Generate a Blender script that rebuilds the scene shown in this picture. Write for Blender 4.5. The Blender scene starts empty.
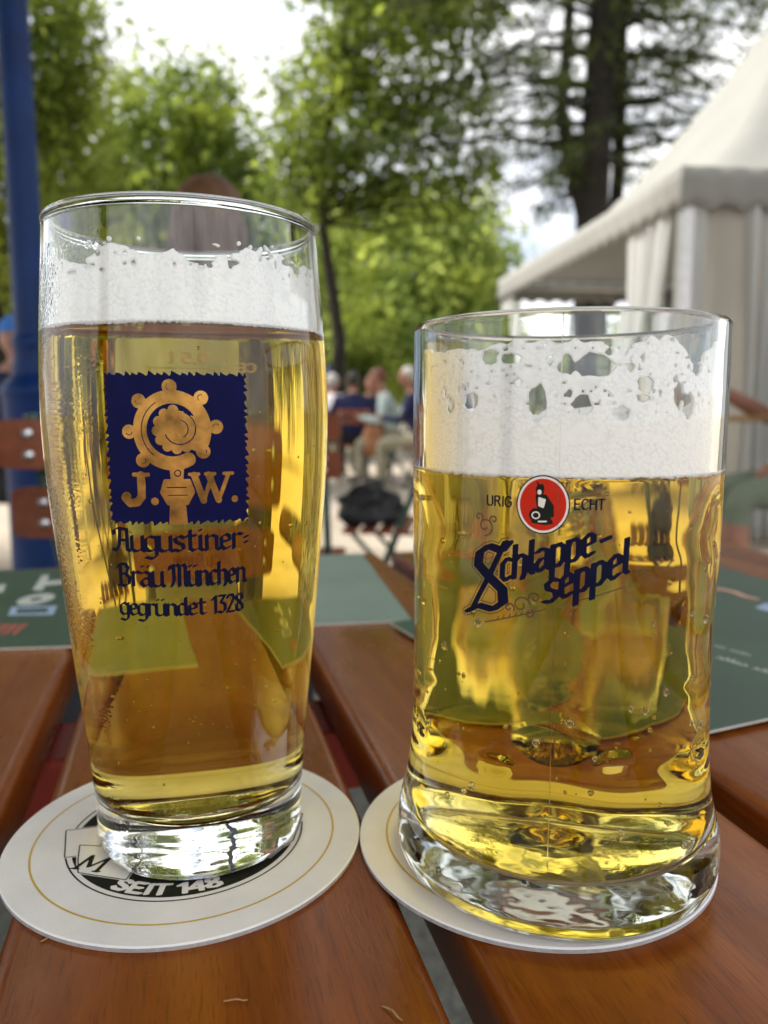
import bpy, bmesh, math, random
import numpy as np
from mathutils import Vector, Matrix, noise as mnoise
R = math.radians
rng = np.random.default_rng(7)
random.seed(7)
S = bpy.context.scene
COL = S.collection
TZ = 0.77                    # table top above the ground
CAM_H = 0.136                # lens above the table top

# ------------------------------------------------------------------ materials
def newmat(name):
    m = bpy.data.materials.new(name); m.use_nodes = True
    nt = m.node_tree; nt.nodes.clear()
    out = nt.nodes.new('ShaderNodeOutputMaterial')
    return m, nt, out
def N(nt, kind, **kw):
    n = nt.nodes.new(kind)
    for k, v in kw.items():
        if k.startswith('i_'):
            key = k[2:].replace('_', ' ')
            n.inputs[key].default_value = v
        else: setattr(n, k, v)
    return n
def L(nt, a, b): nt.links.new(a, b)
def ramp(nt, fac, stops):
    r = nt.nodes.new('ShaderNodeValToRGB'); e = r.color_ramp.elements
    while len(e) < len(stops): e.new(0.5)
    for k, (p, c) in enumerate(stops):
        e[k].position = p; e[k].color = (*c, 1) if len(c) == 3 else c
    L(nt, fac, r.inputs[0]); return r.outputs[0]
def coords(nt, scale=(1, 1, 1), kind='Object'):
    tc = nt.nodes.new('ShaderNodeTexCoord'); mp = nt.nodes.new('ShaderNodeMapping')
    mp.inputs['Scale'].default_value = scale
    L(nt, tc.outputs[kind], mp.inputs['Vector']); return mp.outputs[0]
def noise(nt, vec, scale, detail=4, rough=.55, dist=0):
    n = nt.nodes.new('ShaderNodeTexNoise')
    n.inputs['Scale'].default_value = scale; n.inputs['Detail'].default_value = detail
    n.inputs['Roughness'].default_value = rough; n.inputs['Distortion'].default_value = dist
    L(nt, vec, n.inputs['Vector']); return n.outputs['Fac']
def bump(nt, h, strength, dist, prev=None):
    b = nt.nodes.new('ShaderNodeBump'); b.inputs['Strength'].default_value = strength
    b.inputs['Distance'].default_value = dist; L(nt, h, b.inputs['Height'])
    if prev: L(nt, prev, b.inputs['Normal'])
    return b.outputs[0]
def simple(name, c, rough=.6, var=.25, scale=8, metal=0, spec=.5, coat=0, bstr=0, bscale=60, bdist=.002):
    m, nt, out = newmat(name)
    p = N(nt, 'ShaderNodeBsdfPrincipled'); v = coords(nt)
    f = noise(nt, v, scale, 5)
    a = tuple(x * (1 - var) for x in c); b = tuple(min(1, x * (1 + var)) for x in c)
    L(nt, ramp(nt, f, [(.3, a), (.7, b)]), p.inputs['Base Color'])
    p.inputs['Roughness'].default_value = rough; p.inputs['Metallic'].default_value = metal
    p.inputs['Specular IOR Level'].default_value = spec; p.inputs['Coat Weight'].default_value = coat
    if bstr: L(nt, bump(nt, noise(nt, v, bscale, 3), bstr, bdist), p.inputs['Normal'])
    L(nt, p.outputs[0], out.inputs[0]); return m
def wood_mat(name, dark, mid, light, rough=.3, coat=.5, fine=1.0):
    m, nt, out = newmat(name); p = N(nt, 'ShaderNodeBsdfPrincipled')
    v = coords(nt, (1, .09, 1))
    g1 = noise(nt, v, 55 * fine, 6, .6, 1.2)
    v2 = coords(nt, (1, .07, 1)); g2 = noise(nt, v2, 1300 * fine, 2, .6)
    v3 = coords(nt, (1, .35, 1)); g3 = noise(nt, v3, 7, 3)
    mx = N(nt, 'ShaderNodeMix', data_type='FLOAT'); mx.inputs[0].default_value = .35
    L(nt, g1, mx.inputs[2]); L(nt, g3, mx.inputs[3])
    col = ramp(nt, mx.outputs[0], [(.32, dark), (.5, mid), (.68, light)])
    mul = N(nt, 'ShaderNodeMix', data_type='RGBA', blend_type='MULTIPLY'); mul.inputs[0].default_value = .5
    L(nt, col, mul.inputs[6]); L(nt, ramp(nt, g2, [(.34, (.42, .36, .32)), (.46, (1, 1, 1))]), mul.inputs[7])
    L(nt, mul.outputs[2], p.inputs['Base Color'])
    vr = coords(nt, (1, .4, 1))
    L(nt, ramp(nt, noise(nt, vr, 30, 5), [(.3, (rough * .7,) * 3), (.7, (rough * 1.5,) * 3)]), p.inputs['Roughness'])
    p.inputs['Specular IOR Level'].default_value = .32; p.inputs['Specular Tint'].default_value = (1, .68, .48, 1); p.inputs['Coat Weight'].default_value = coat; p.inputs['Coat Roughness'].default_value = rough * .7
    p.inputs['Coat Tint'].default_value = (1, .95, .9, 1)
    sc = noise(nt, coords(nt, (1, .5, 1)), 240, 2, .4, 3.0); b = bump(nt, ramp(nt, sc, [(.70, (0, 0, 0)), (.72, (1, 1, 1))]), .25, .0003)
    b = bump(nt, g2, .16, .0004, b); b = bump(nt, g1, .12, .001, b)
    L(nt, b, p.inputs['Normal']); L(nt, p.outputs[0], out.inputs[0]); return m
def glass_mat(name, ior, col=(1, 1, 1), rough=0.0, absorb=None, density=1.0, wave=0.0, dew=0.0):
    m, nt, out = newmat(name)
    g = N(nt, 'ShaderNodeBsdfGlass'); g.inputs['IOR'].default_value = ior
    g.inputs['Color'].default_value = (*col, 1); g.inputs['Roughness'].default_value = rough
    nrm = None
    if wave:
        nrm = bump(nt, noise(nt, coords(nt, (1, 1, .35)), 95, 2), wave, .0006)
    if dew:
        v = coords(nt)
        vo = N(nt, 'ShaderNodeTexVoronoi'); vo.inputs['Scale'].default_value = 900; L(nt, v, vo.inputs['Vector'])
        patch = ramp(nt, noise(nt, v, 38, 4), [(.5, (0, 0, 0)), (.66, (1, 1, 1))])
        sx = N(nt, 'ShaderNodeSeparateXYZ'); L(nt, v, sx.inputs[0])
        side = N(nt, 'ShaderNodeMapRange'); L(nt, sx.outputs[0], side.inputs[0])
        side.inputs[1].default_value = -.018; side.inputs[2].default_value = -.034
        mu = N(nt, 'ShaderNodeMath', operation='MULTIPLY'); L(nt, patch, mu.inputs[0]); L(nt, side.outputs[0], mu.inputs[1])
        mu2 = N(nt, 'ShaderNodeMath', operation='MULTIPLY'); L(nt, mu.outputs[0], mu2.inputs[0]); L(nt, vo.outputs['Distance'], mu2.inputs[1])
        nrm = bump(nt, mu2.outputs[0], dew, .0006, nrm)
    if nrm: L(nt, nrm, g.inputs['Normal'])
    L(nt, g.outputs[0], out.inputs[0])
    if absorb:
        a = N(nt, 'ShaderNodeVolumeAbsorption'); a.inputs['Color'].default_value = (*absorb, 1); a.inputs['Density'].default_value = density
        L(nt, a.outputs[0], out.inputs['Volume'])
    return m
def leaf_mat(name, c1, c2, trans=.45):
    m, nt, out = newmat(name)
    geo = N(nt, 'ShaderNodeNewGeometry')
    col = ramp(nt, geo.outputs['Random Per Island'], [(.0, c1), (1, c2)])
    d = N(nt, 'ShaderNodeBsdfPrincipled'); d.inputs['Roughness'].default_value = .55; d.inputs['Specular IOR Level'].default_value = .12
    t = N(nt, 'ShaderNodeBsdfTranslucent'); mx = N(nt, 'ShaderNodeMixShader'); mx.inputs[0].default_value = trans
    L(nt, col, d.inputs['Base Color'])
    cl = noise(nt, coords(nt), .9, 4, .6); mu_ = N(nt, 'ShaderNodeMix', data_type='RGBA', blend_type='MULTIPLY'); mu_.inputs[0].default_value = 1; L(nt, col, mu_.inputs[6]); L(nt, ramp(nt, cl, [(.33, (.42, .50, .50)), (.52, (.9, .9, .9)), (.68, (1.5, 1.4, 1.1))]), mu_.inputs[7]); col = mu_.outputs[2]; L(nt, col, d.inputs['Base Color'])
    h = N(nt, 'ShaderNodeHueSaturation'); h.inputs['Hue'].default_value = .485; h.inputs['Value'].default_value = 1.7; L(nt, col, h.inputs['Color'])
    L(nt, h.outputs[0], t.inputs[0])
    L(nt, d.outputs[0], mx.inputs[1]); L(nt, t.outputs[0], mx.inputs[2]); L(nt, mx.outputs[0], out.inputs[0]); return m
def cloth_mat(name, c, trans=.35):
    m, nt, out = newmat(name)
    col = ramp(nt, noise(nt, coords(nt), 1.6, 4), [(.3, tuple(x * .9 for x in c)), (.7, c)])
    d = N(nt, 'ShaderNodeBsdfDiffuse'); t = N(nt, 'ShaderNodeBsdfTranslucent'); mx = N(nt, 'ShaderNodeMixShader'); mx.inputs[0].default_value = trans
    L(nt, col, d.inputs[0]); L(nt, col, t.inputs[0])
    L(nt, d.outputs[0], mx.inputs[1]); L(nt, t.outputs[0], mx.inputs[2]); L(nt, mx.outputs[0], out.inputs[0]); return m
def foam_mat(name):
    m, nt, out = newmat(name); p = N(nt, 'ShaderNodeBsdfPrincipled'); v = coords(nt)
    vo = N(nt, 'ShaderNodeTexVoronoi'); vo.inputs['Scale'].default_value = 1150; L(nt, v, vo.inputs['Vector'])
    vb = N(nt, 'ShaderNodeTexVoronoi'); vb.inputs['Scale'].default_value = 330; L(nt, v, vb.inputs['Vector'])
    sel = ramp(nt, noise(nt, v, 160, 3), [(.52, (0, 0, 0)), (.6, (1, 1, 1))])
    mx = N(nt, 'ShaderNodeMix', data_type='FLOAT'); L(nt, sel, mx.inputs[0]); L(nt, vo.outputs['Distance'], mx.inputs[2]); L(nt, vb.outputs['Distance'], mx.inputs[3])
    L(nt, ramp(nt, mx.outputs[0], [(.0, (.915, .91, .895)), (.5, (.895, .885, .86)), (.8, (.81, .795, .76))]), p.inputs['Base Color'])
    p.inputs['Roughness'].default_value = .55
    p.inputs['Subsurface Weight'].default_value = 0; p.inputs['Subsurface Radius'].default_value = (.003, .0028, .0025); p.inputs['Subsurface Scale'].default_value = 1
    inv = N(nt, 'ShaderNodeMath', operation='MULTIPLY'); inv.inputs[1].default_value = -1; L(nt, mx.outputs[0], inv.inputs[0])
    L(nt, bump(nt, inv.outputs[0], .26, .0004), p.inputs['Normal'])
    L(nt, p.outputs[0], out.inputs[0]); return m

M = {}
M['slat'] = wood_mat('table_wood', (.12, .025, .003), (.225, .057, .006), (.33, .10, .012), .30, .12)
M['batten'] = simple('red_batten_paint', (.32, .03, .015), .5, .2, 30)
M['chair_wood'] = wood_mat('chair_wood', (.12, .030, .013), (.20, .055, .024), (.27, .078, .034), .35, .4)
M['orange_wood'] = wood_mat('old_pine_wood', (.28, .15, .06), (.40, .24, .10), (.50, .32, .15), .5, .2)
M['green_metal'] = simple('green_painted_metal', (.008, .05, .035), .35, .2, 20)
M['steel'] = simple('bolt_steel', (.7, .7, .7), .3, .1, 40, metal=1)
M['blue_metal'] = simple('blue_painted_iron', (.001, .021, .105), .5, .25, 6, spec=.25)
M['glass'] = glass_mat('clear_glass', 1.5, (.985, .995, .99), wave=.05, dew=.28)
M['mug_glass'] = glass_mat('clear_pressed_glass', 1.5, (.985, .995, .99), wave=.1)
M['beer'] = glass_mat('lager_beer', 1.34 / 1.5, (1, 1, 1), absorb=(.968, .838, .02), density=36)
M['beer_amber'] = glass_mat('amber_lager_beer', 1.34 / 1.5, (1, 1, 1), absorb=(.964, .825, .02), density=37)
M['bubble'] = glass_mat('gas_bubble', 1 / 1.33)
M['water'] = glass_mat('water', 1.33)
M['foam'] = foam_mat('beer_foam')
M['card'] = simple('coaster_card', (.85, .835, .82), .85, .06, 45, spec=.2, bstr=.35, bscale=1200, bdist=.0003)
M['card_side'] = simple('grey_card_pulp', (.40, .385, .37), .95, .2, 400, spec=.1)
M['ring_yellow'] = simple('yellow_print', (.62, .42, .06), .7, .08, 90)
M['ink'] = simple('black_print', (.014, .016, .012), .8, .2, 90, spec=.15)
M['card_print'] = simple('white_print', (.62, .61, .58), .8, .05, 90)
M['blue_print'] = simple('navy_enamel', (.003, .004, .05), .7, .2, 300, spec=.12)
M['navy_print'] = simple('dark_navy_enamel', (.004, .005, .026), .7, .2, 300, spec=.12)
M['gold_print'] = simple('gold_enamel', (.36, .185, .045), .38, .6, 150, metal=.9, bstr=.25, bscale=420, bdist=.0003)
M['gold_line'] = simple('pale_gold_line', (.72, .58, .25), .35, .2, 400, metal=.3)
M['white_line'] = cloth_mat('pale_fill_mark', (.8, .72, .45), .75)
M['red_print'] = simple('red_enamel', (.55, .022, .006), .6, .06, 300, spec=.15)
M['white_print'] = simple('white_enamel', (.78, .72, .66), .35, .05, 300)
M['brown_print'] = simple('brown_enamel', (.09, .035, .012), .4, .1, 300)
M['menu'] = simple('dark_green_card', (.028, .075, .042), .42, .18, 14, spec=.4)
M['menu_sky_sheen'] = simple('green_card_sky_sheen', (.20, .27, .22), .45, .12, 14)  # green card, with the sky's sheen put into its base colour
M['menu_edge'] = simple('card_edge', (.6, .58, .52), .8, .05, 50)
M['menu_pale'] = simple('pale_print', (.55, .58, .52), .6, .06, 80)
M['menu_orange'] = simple('salmon_print', (.62, .34, .24), .6, .1, 80)
M['menu_blue'] = simple('pale_blue_print', (.35, .45, .62), .6, .1, 80)
M['menu_red'] = simple('dull_red_print', (.42, .10, .07), .6, .2, 80)
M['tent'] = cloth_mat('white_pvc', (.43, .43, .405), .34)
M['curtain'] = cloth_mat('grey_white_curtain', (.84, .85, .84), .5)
M['window_film'] = cloth_mat('beige_window_film', (.68, .65, .59), .5)
M['alu'] = simple('aluminium', (.6, .6, .6), .4, .1, 20, metal=.8)
M['bark'] = simple('bark', (.013, .010, .006), .95, .4, 6, bstr=.6, bscale=12, bdist=.05)
M['skin'] = simple('skin', (.33, .155, .10), .5, .12, 12)
M['skin_tan'] = simple('tanned_scalp', (.10, .050, .024), .6, .35, 40, spec=.2)
M['hair_red'] = simple('auburn_hair', (.12, .035, .015), .6, .3, 60)
M['hair_dark'] = simple('dark_hair', (.02, .015, .012), .6, .3, 60)
M['hair_grey'] = simple('grey_hair', (.42, .40, .37), .7, .2, 60)
M['trouser_khaki'] = simple('khaki_cloth', (.34, .31, .22), .9, .2, 14)
M['trouser_green'] = simple('grey_green_cloth', (.17, .20, .14), .9, .3, 9)
M['trouser_dark'] = simple('dark_cloth', (.015, .015, .018), .9, .3, 9)
M['shirt_mint'] = simple('pale_mint_cloth', (.46, .56, .54), .9, .12, 9)
M['shirt_navy'] = simple('navy_cloth', (.010, .012, .06), .9, .3, 9)
M['shirt_white'] = simple('white_cloth', (.68, .68, .72), .9, .08, 9)
M['shirt_grey'] = simple('blue_grey_cloth', (.22, .27, .31), .9, .2, 9)
M['shirt_blue'] = simple('light_blue_cloth', (.36, .45, .58), .9, .15, 9)
M['shoe'] = simple('shoe_leather', (.03, .025, .02), .5, .2, 20)
M['black_bag'] = simple('black_bag_cloth', (.008, .008, .010), .55, .3, 20, bstr=.6, bscale=25, bdist=.02)
M['tan_bag'] = simple('tan_leather', (.40, .17, .07), .5, .2, 12)
M['cap_blue'] = simple('blue_cap_cloth', (.03, .16, .52), .8, .15, 15)
def pattern_mat():
    m, nt, out = newmat('grey_white_patterned_cloth'); p = N(nt, 'ShaderNodeBsdfPrincipled')
    f = noise(nt, coords(nt), 55, 2, .5, 1.5)
    L(nt, ramp(nt, f, [(.44, (.05, .055, .06)), (.52, (.62, .62, .62))]), p.inputs['Base Color'])
    p.inputs['Roughness'].default_value = .9; L(nt, p.outputs[0], out.inputs[0]); return m
M['shirt_pattern'] = pattern_mat()
def ground_mat():
    m, nt, out = newmat('fine_gravel'); p = N(nt, 'ShaderNodeBsdfPrincipled'); v = coords(nt)
    a = noise(nt, v, .9, 5); b = noise(nt, v, 120, 4, .7)
    mx = N(nt, 'ShaderNodeMix', data_type='FLOAT'); mx.inputs[0].default_value = .5; L(nt, a, mx.inputs[2]); L(nt, b, mx.inputs[3])
    L(nt, ramp(nt, mx.outputs[0], [(.32, (.22, .18, .14)), (.5, (.40, .34, .27)), (.7, (.55, .48, .39))]), p.inputs['Base Color'])
    p.inputs['Roughness'].default_value = .95
    L(nt, bump(nt, b, .8, .01), p.inputs['Normal']); L(nt, p.outputs[0], out.inputs[0]); return m
M['ground'] = ground_mat()
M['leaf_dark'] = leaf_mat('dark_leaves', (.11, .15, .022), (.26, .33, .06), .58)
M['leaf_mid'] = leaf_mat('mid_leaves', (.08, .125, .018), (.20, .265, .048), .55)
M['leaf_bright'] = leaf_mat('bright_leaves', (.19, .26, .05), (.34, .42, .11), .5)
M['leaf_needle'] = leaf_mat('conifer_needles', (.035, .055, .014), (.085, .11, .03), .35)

# ------------------------------------------------------------------ object helpers
def link(o, parent=None):
    COL.objects.link(o)
    if parent is not None: o.parent = parent
    return o
def tag(o, label=None, cat=None, group=None, kind=None):
    if label: o['label'] = label
    if cat: o['category'] = cat
    if group: o['group'] = group
    if kind: o['kind'] = kind
    return o
def empty(name, loc=(0, 0, 0), rz=0):
    o = bpy.data.objects.new(name, None); o.location = loc; o.rotation_euler = (0, 0, rz); o.empty_display_size = .05
    return link(o)
def mesh_obj(name, V, F, mats, parent=None, smooth=True, midx=None):
    me = bpy.data.meshes.new(name)
    me.from_pydata([tuple(v) for v in V], [], [tuple(f) for f in F])
    if not isinstance(mats, (list, tuple)): mats = [mats]
    for m in mats: me.materials.append(m)
    if midx is not None: me.polygons.foreach_set('material_index', np.asarray(midx, dtype=np.int32))
    me.polygons.foreach_set('use_smooth', np.full(len(me.polygons), bool(smooth)))
    me.update()
    return link(bpy.data.objects.new(name, me), parent)
def bm_obj(name, bm, mats, parent=None, smooth=False):
    me = bpy.data.meshes.new(name); bm.to_mesh(me); bm.free()
    if not isinstance(mats, (list, tuple)): mats = [mats]
    for m in mats: me.materials.append(m)
    me.polygons.foreach_set('use_smooth', np.full(len(me.polygons), bool(smooth)))
    return link(bpy.data.objects.new(name, me), parent)
def box_bm(bm, c, s, bev=0, seg=2, rot=None, mi=0):
    r = bmesh.ops.create_cube(bm, size=1); vs = r['verts']
    bmesh.ops.scale(bm, vec=s, verts=vs)
    if bev:
        es = list({e for v in vs for e in v.link_edges})
        rb = bmesh.ops.bevel(bm, geom=es, offset=bev, segments=seg, profile=.5, affect='EDGES')
        vs = list({v for f in rb['faces'] for v in f.verts} | {v for v in vs if v.is_valid})
    if rot is not None: bmesh.ops.rotate(bm, cent=(0, 0, 0), matrix=rot, verts=vs)
    bmesh.ops.translate(bm, vec=c, verts=vs)
    for f in {f for v in vs for f in v.link_faces}: f.material_index = mi
    return vs
class MB:
    """vertex / face collector for one mesh"""
    def __init__(s): s.V = []; s.F = []; s.M = []
    def add(s, V, F, mi=0):
        o = len(s.V); s.V += [tuple(v) for v in V]; s.F += [tuple(i + o for i in f) for f in F]; s.M += [mi] * len(F)
    def tube(s, pts, rad, n=10, mi=0, cap=True):
        pts = [Vector(p) for p in pts]; k = len(pts)
        if not isinstance(rad, (list, tuple)): rad = [rad] * k
        V = []; F = []; up = None
        for i, p in enumerate(pts):
            t = (pts[min(i + 1, k - 1)] - pts[max(i - 1, 0)]).normalized()
            if up is None: up = t.orthogonal().normalized()
            a = (up - t * up.dot(t)); a = a.normalized() if a.length > 1e-6 else t.orthogonal().normalized(); up = a
            b = t.cross(a)
            for j in range(n):
                th = 2 * math.pi * j / n; V.append(p + (a * math.cos(th) + b * math.sin(th)) * rad[i])
        for i in range(k - 1):
            for j in range(n): F.append((i * n + j, i * n + (j + 1) % n, (i + 1) * n + (j + 1) % n, (i + 1) * n + j))
        if cap: F.append(tuple(range(n))[::-1]); F.append(tuple((k - 1) * n + j for j in range(n)))
        s.add(V, F, mi)
    def ball(s, c, r, n=10, m=7, mi=0):
        if not isinstance(r, (list, tuple)): r = (r, r, r)
        V = []; F = []
        for i in range(1, m):
            ph = math.pi * i / m
            for j in range(n):
                th = 2 * math.pi * j / n
                V.append((c[0] + r[0] * math.sin(ph) * math.cos(th), c[1] + r[1] * math.sin(ph) * math.sin(th), c[2] + r[2] * math.cos(ph)))
        for i in range(m - 2):
            for j in range(n): F.append((i * n + j, (i + 1) * n + j, (i + 1) * n + (j + 1) % n, i * n + (j + 1) % n))
        V.append((c[0], c[1], c[2] + r[2])); V.append((c[0], c[1], c[2] - r[2])); T = len(V) - 2
        for j in range(n): F.append((T, j, (j + 1) % n)); F.append((T + 1, (m - 2) * n + (j + 1) % n, (m - 2) * n + j))
        s.add(V, F, mi)
    def box(s, c, d, mi=0, rz=0):
        V = []; ca, sa = math.cos(rz), math.sin(rz)
        for z in (-1, 1):
            for x, y in ((-1, -1), (1, -1), (1, 1), (-1, 1)):
                X, Y = x * d[0] / 2, y * d[1] / 2
                V.append((c[0] + X * ca - Y * sa, c[1] + X * sa + Y * ca, c[2] + z * d[2] / 2))
        s.add(V, [(0, 3, 2, 1), (4, 5, 6, 7), (0, 1, 5, 4), (1, 2, 6, 5), (2, 3, 7, 6), (3, 0, 4, 7)], mi)
    def build(s, name, mats, parent=None, smooth=True):
        return mesh_obj(name, s.V, s.F, mats, parent, smooth, s.M)
def lathe(prof, n=160, rfun=None):
    """prof: list of (r,z); r==0 endpoints become poles. rfun(theta,r,z,i) may change r"""
    V = []; F = []; rings = []
    for i, (r, z) in enumerate(prof):
        if r <= 1e-7: rings.append([len(V)]); V.append((0, 0, z)); continue
        ring = []
        for j in range(n):
            th = 2 * math.pi * j / n; rr = rfun(th, r, z, i) if rfun else r
            ring.append(len(V)); V.append((rr * math.cos(th), rr * math.sin(th), z))
        rings.append(ring)
    for a, b in zip(rings, rings[1:]):
        if len(a) == 1 and len(b) == 1: continue
        for j in range(n):
            k = (j + 1) % n
            if len(a) == 1: F.append((a[0], b[k], b[j]))
            elif len(b) == 1: F.append((a[j], a[k], b[0]))
            else: F.append((a[j], a[k], b[k], b[j]))
    return V, F
def smooth_prof(pts, n=90, sig=2.0, keep_ends=True):
    p = np.array(pts, float); d = np.r_[0, np.cumsum(np.hypot(*np.diff(p, axis=0).T))]
    t = np.linspace(0, d[-1], n); q = np.stack([np.interp(t, d, p[:, 0]), np.interp(t, d, p[:, 1])], 1)
    k = np.arange(-8, 9); w = np.exp(-k ** 2 / (2 * sig ** 2)); w /= w.sum()
    pad = np.concatenate([2 * q[0] - q[8:0:-1], q, 2 * q[-1] - q[-2:-10:-1]])
    return np.stack([np.convolve(pad[:, c], w, 'valid') for c in (0, 1)], 1)

# ------------------------------------------------------------------ printed marks: signed-distance shapes -> meshes
def sd_poly(X, Y, pts):
    pts = np.asarray(pts, float); d = np.full(X.shape, 1e9); s = np.ones(X.shape)
    n = len(pts)
    for i in range(n):
        a = pts[i]; b = pts[i - 1]; e = b - a; wx = X - a[0]; wy = Y - a[1]
        t = np.clip((wx * e[0] + wy * e[1]) / max(e @ e, 1e-12), 0, 1)
        bx = wx - e[0] * t; by = wy - e[1] * t; d = np.minimum(d, bx * bx + by * by)
        c1 = Y >= a[1]; c2 = Y < b[1]; c3 = e[0] * wy > e[1] * wx
        s = np.where((c1 & c2 & c3) | (~c1 & ~c2 & ~c3), -s, s)
    return s * np.sqrt(d)
class Ink:
    def __init__(s, x0, x1, y0, y1, res):
        s.x = np.arange(x0, x1 + res, res); s.y = np.arange(y0, y1 + res, res); s.X, s.Y = np.meshgrid(s.x, s.y)
        s.D = np.full(s.X.shape, 1e3); s.res = res
    def _win(s, x0, x1, y0, y1):
        i0, i1 = np.searchsorted(s.x, (x0, x1)); j0, j1 = np.searchsorted(s.y, (y0, y1))
        return slice(max(j0 - 1, 0), j1 + 1), slice(max(i0 - 1, 0), i1 + 1)
    def put(s, fn, bb, op='add'):
        w = s._win(*bb); X, Y = s.X[w], s.Y[w]
        if X.size == 0: return
        d = fn(X, Y); s.D[w] = np.minimum(s.D[w], d) if op == 'add' else np.maximum(s.D[w], -d)
    def circle(s, c, r, op='add'): s.put(lambda X, Y: np.hypot(X - c[0], Y - c[1]) - r, (c[0] - r - 1, c[0] + r + 1, c[1] - r - 1, c[1] + r + 1), op)
    def ellipse(s, c, a, b, op='add'): s.put(lambda X, Y: (np.hypot((X - c[0]) / a, (Y - c[1]) / b) - 1) * min(a, b), (c[0] - a - 1, c[0] + a + 1, c[1] - b - 1, c[1] + b + 1), op)
    def poly(s, pts, rad=0, op='add'):
        p = np.asarray(pts, float); m = rad + 1
        s.put(lambda X, Y: sd_poly(X, Y, p) - rad, (p[:, 0].min() - m, p[:, 0].max() + m, p[:, 1].min() - m, p[:, 1].max() + m), op)
    def line(s, pts, w, op='add', w2=None):
        pts = np.asarray(pts, float); n = len(pts)
        for k in range(n - 1):
            a, b = pts[k], pts[k + 1]; e = b - a
            ra = w if w2 is None else w + (w2 - w) * k / (n - 1); rb = w if w2 is None else w + (w2 - w) * (k + 1) / (n - 1)
            def f(X, Y, a=a, e=e, ra=ra, rb=rb):
                t = np.clip(((X - a[0]) * e[0] + (Y - a[1]) * e[1]) / max(e @ e, 1e-12), 0, 1)
                return np.hypot(X - a[0] - e[0] * t, Y - a[1] - e[1] * t) - (ra + (rb - ra) * t)
            m = max(ra, rb) + 1
            s.put(f, (min(a[0], b[0]) - m, max(a[0], b[0]) + m, min(a[1], b[1]) - m, max(a[1], b[1]) + m), op)
    def nib(s, pts, nv, rad, op='add'):
        pts = np.asarray(pts, float); nv = np.asarray(nv, float)
        for a, b in zip(pts, pts[1:]):
            e = b - a
            q = [a - nv, b - nv, b + nv, a + nv]
            if abs(e[0] * nv[1] - e[1] * nv[0]) < 1e-5: s.line([a - nv, b + nv], rad + .01, op); continue
            s.poly(q, rad, op)
    def mesh(s, surf, mask=None):
        """surf(u,v)->(x,y,z) arrays"""
        D = s.D if mask is None else mask(s.D)
        ins = D < 0; nx = len(s.x); ny = len(s.y)
        cnt = ins[:-1, :-1].astype(int) + ins[:-1, 1:] + ins[1:, 1:] + ins[1:, :-1]
        jj, ii = np.nonzero(cnt == 4); idx = lambda j, i: j * nx + i
        full = np.stack([idx(jj, ii), idx(jj, ii + 1), idx(jj + 1, ii + 1), idx(jj + 1, ii)], 1)
        used, inv = np.unique(full, return_inverse=True) if len(full) else (np.zeros(0, int), np.zeros(0, int))
        U = list(s.X.ravel()[used]); W = list(s.Y.ravel()[used]); F = [tuple(f) for f in inv.reshape(-1, 4)] if len(full) else []
        for j, i in zip(*np.nonzero((cnt > 0) & (cnt < 4))):
            c = [(j, i), (j, i + 1), (j + 1, i + 1), (j + 1, i)]; poly = []
            for k in range(4):
                (ja, ia), (jb, ib) = c[k], c[(k + 1) % 4]; da, db = D[ja, ia], D[jb, ib]
                if da < 0: poly.append((s.x[ia], s.y[ja]))
                if (da < 0) != (db < 0):
                    t = da / (da - db); poly.append((s.x[ia] + t * (s.x[ib] - s.x[ia]), s.y[ja] + t * (s.y[jb] - s.y[ja])))
            if len(poly) >= 3:
                o = len(U); U += [p[0] for p in poly]; W += [p[1] for p in poly]; F.append(tuple(range(o, o + len(poly))))
        U = np.array(U); W = np.array(W); x, y, z = surf(U, W)
        return np.stack([x, y, z], 1), F
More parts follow.
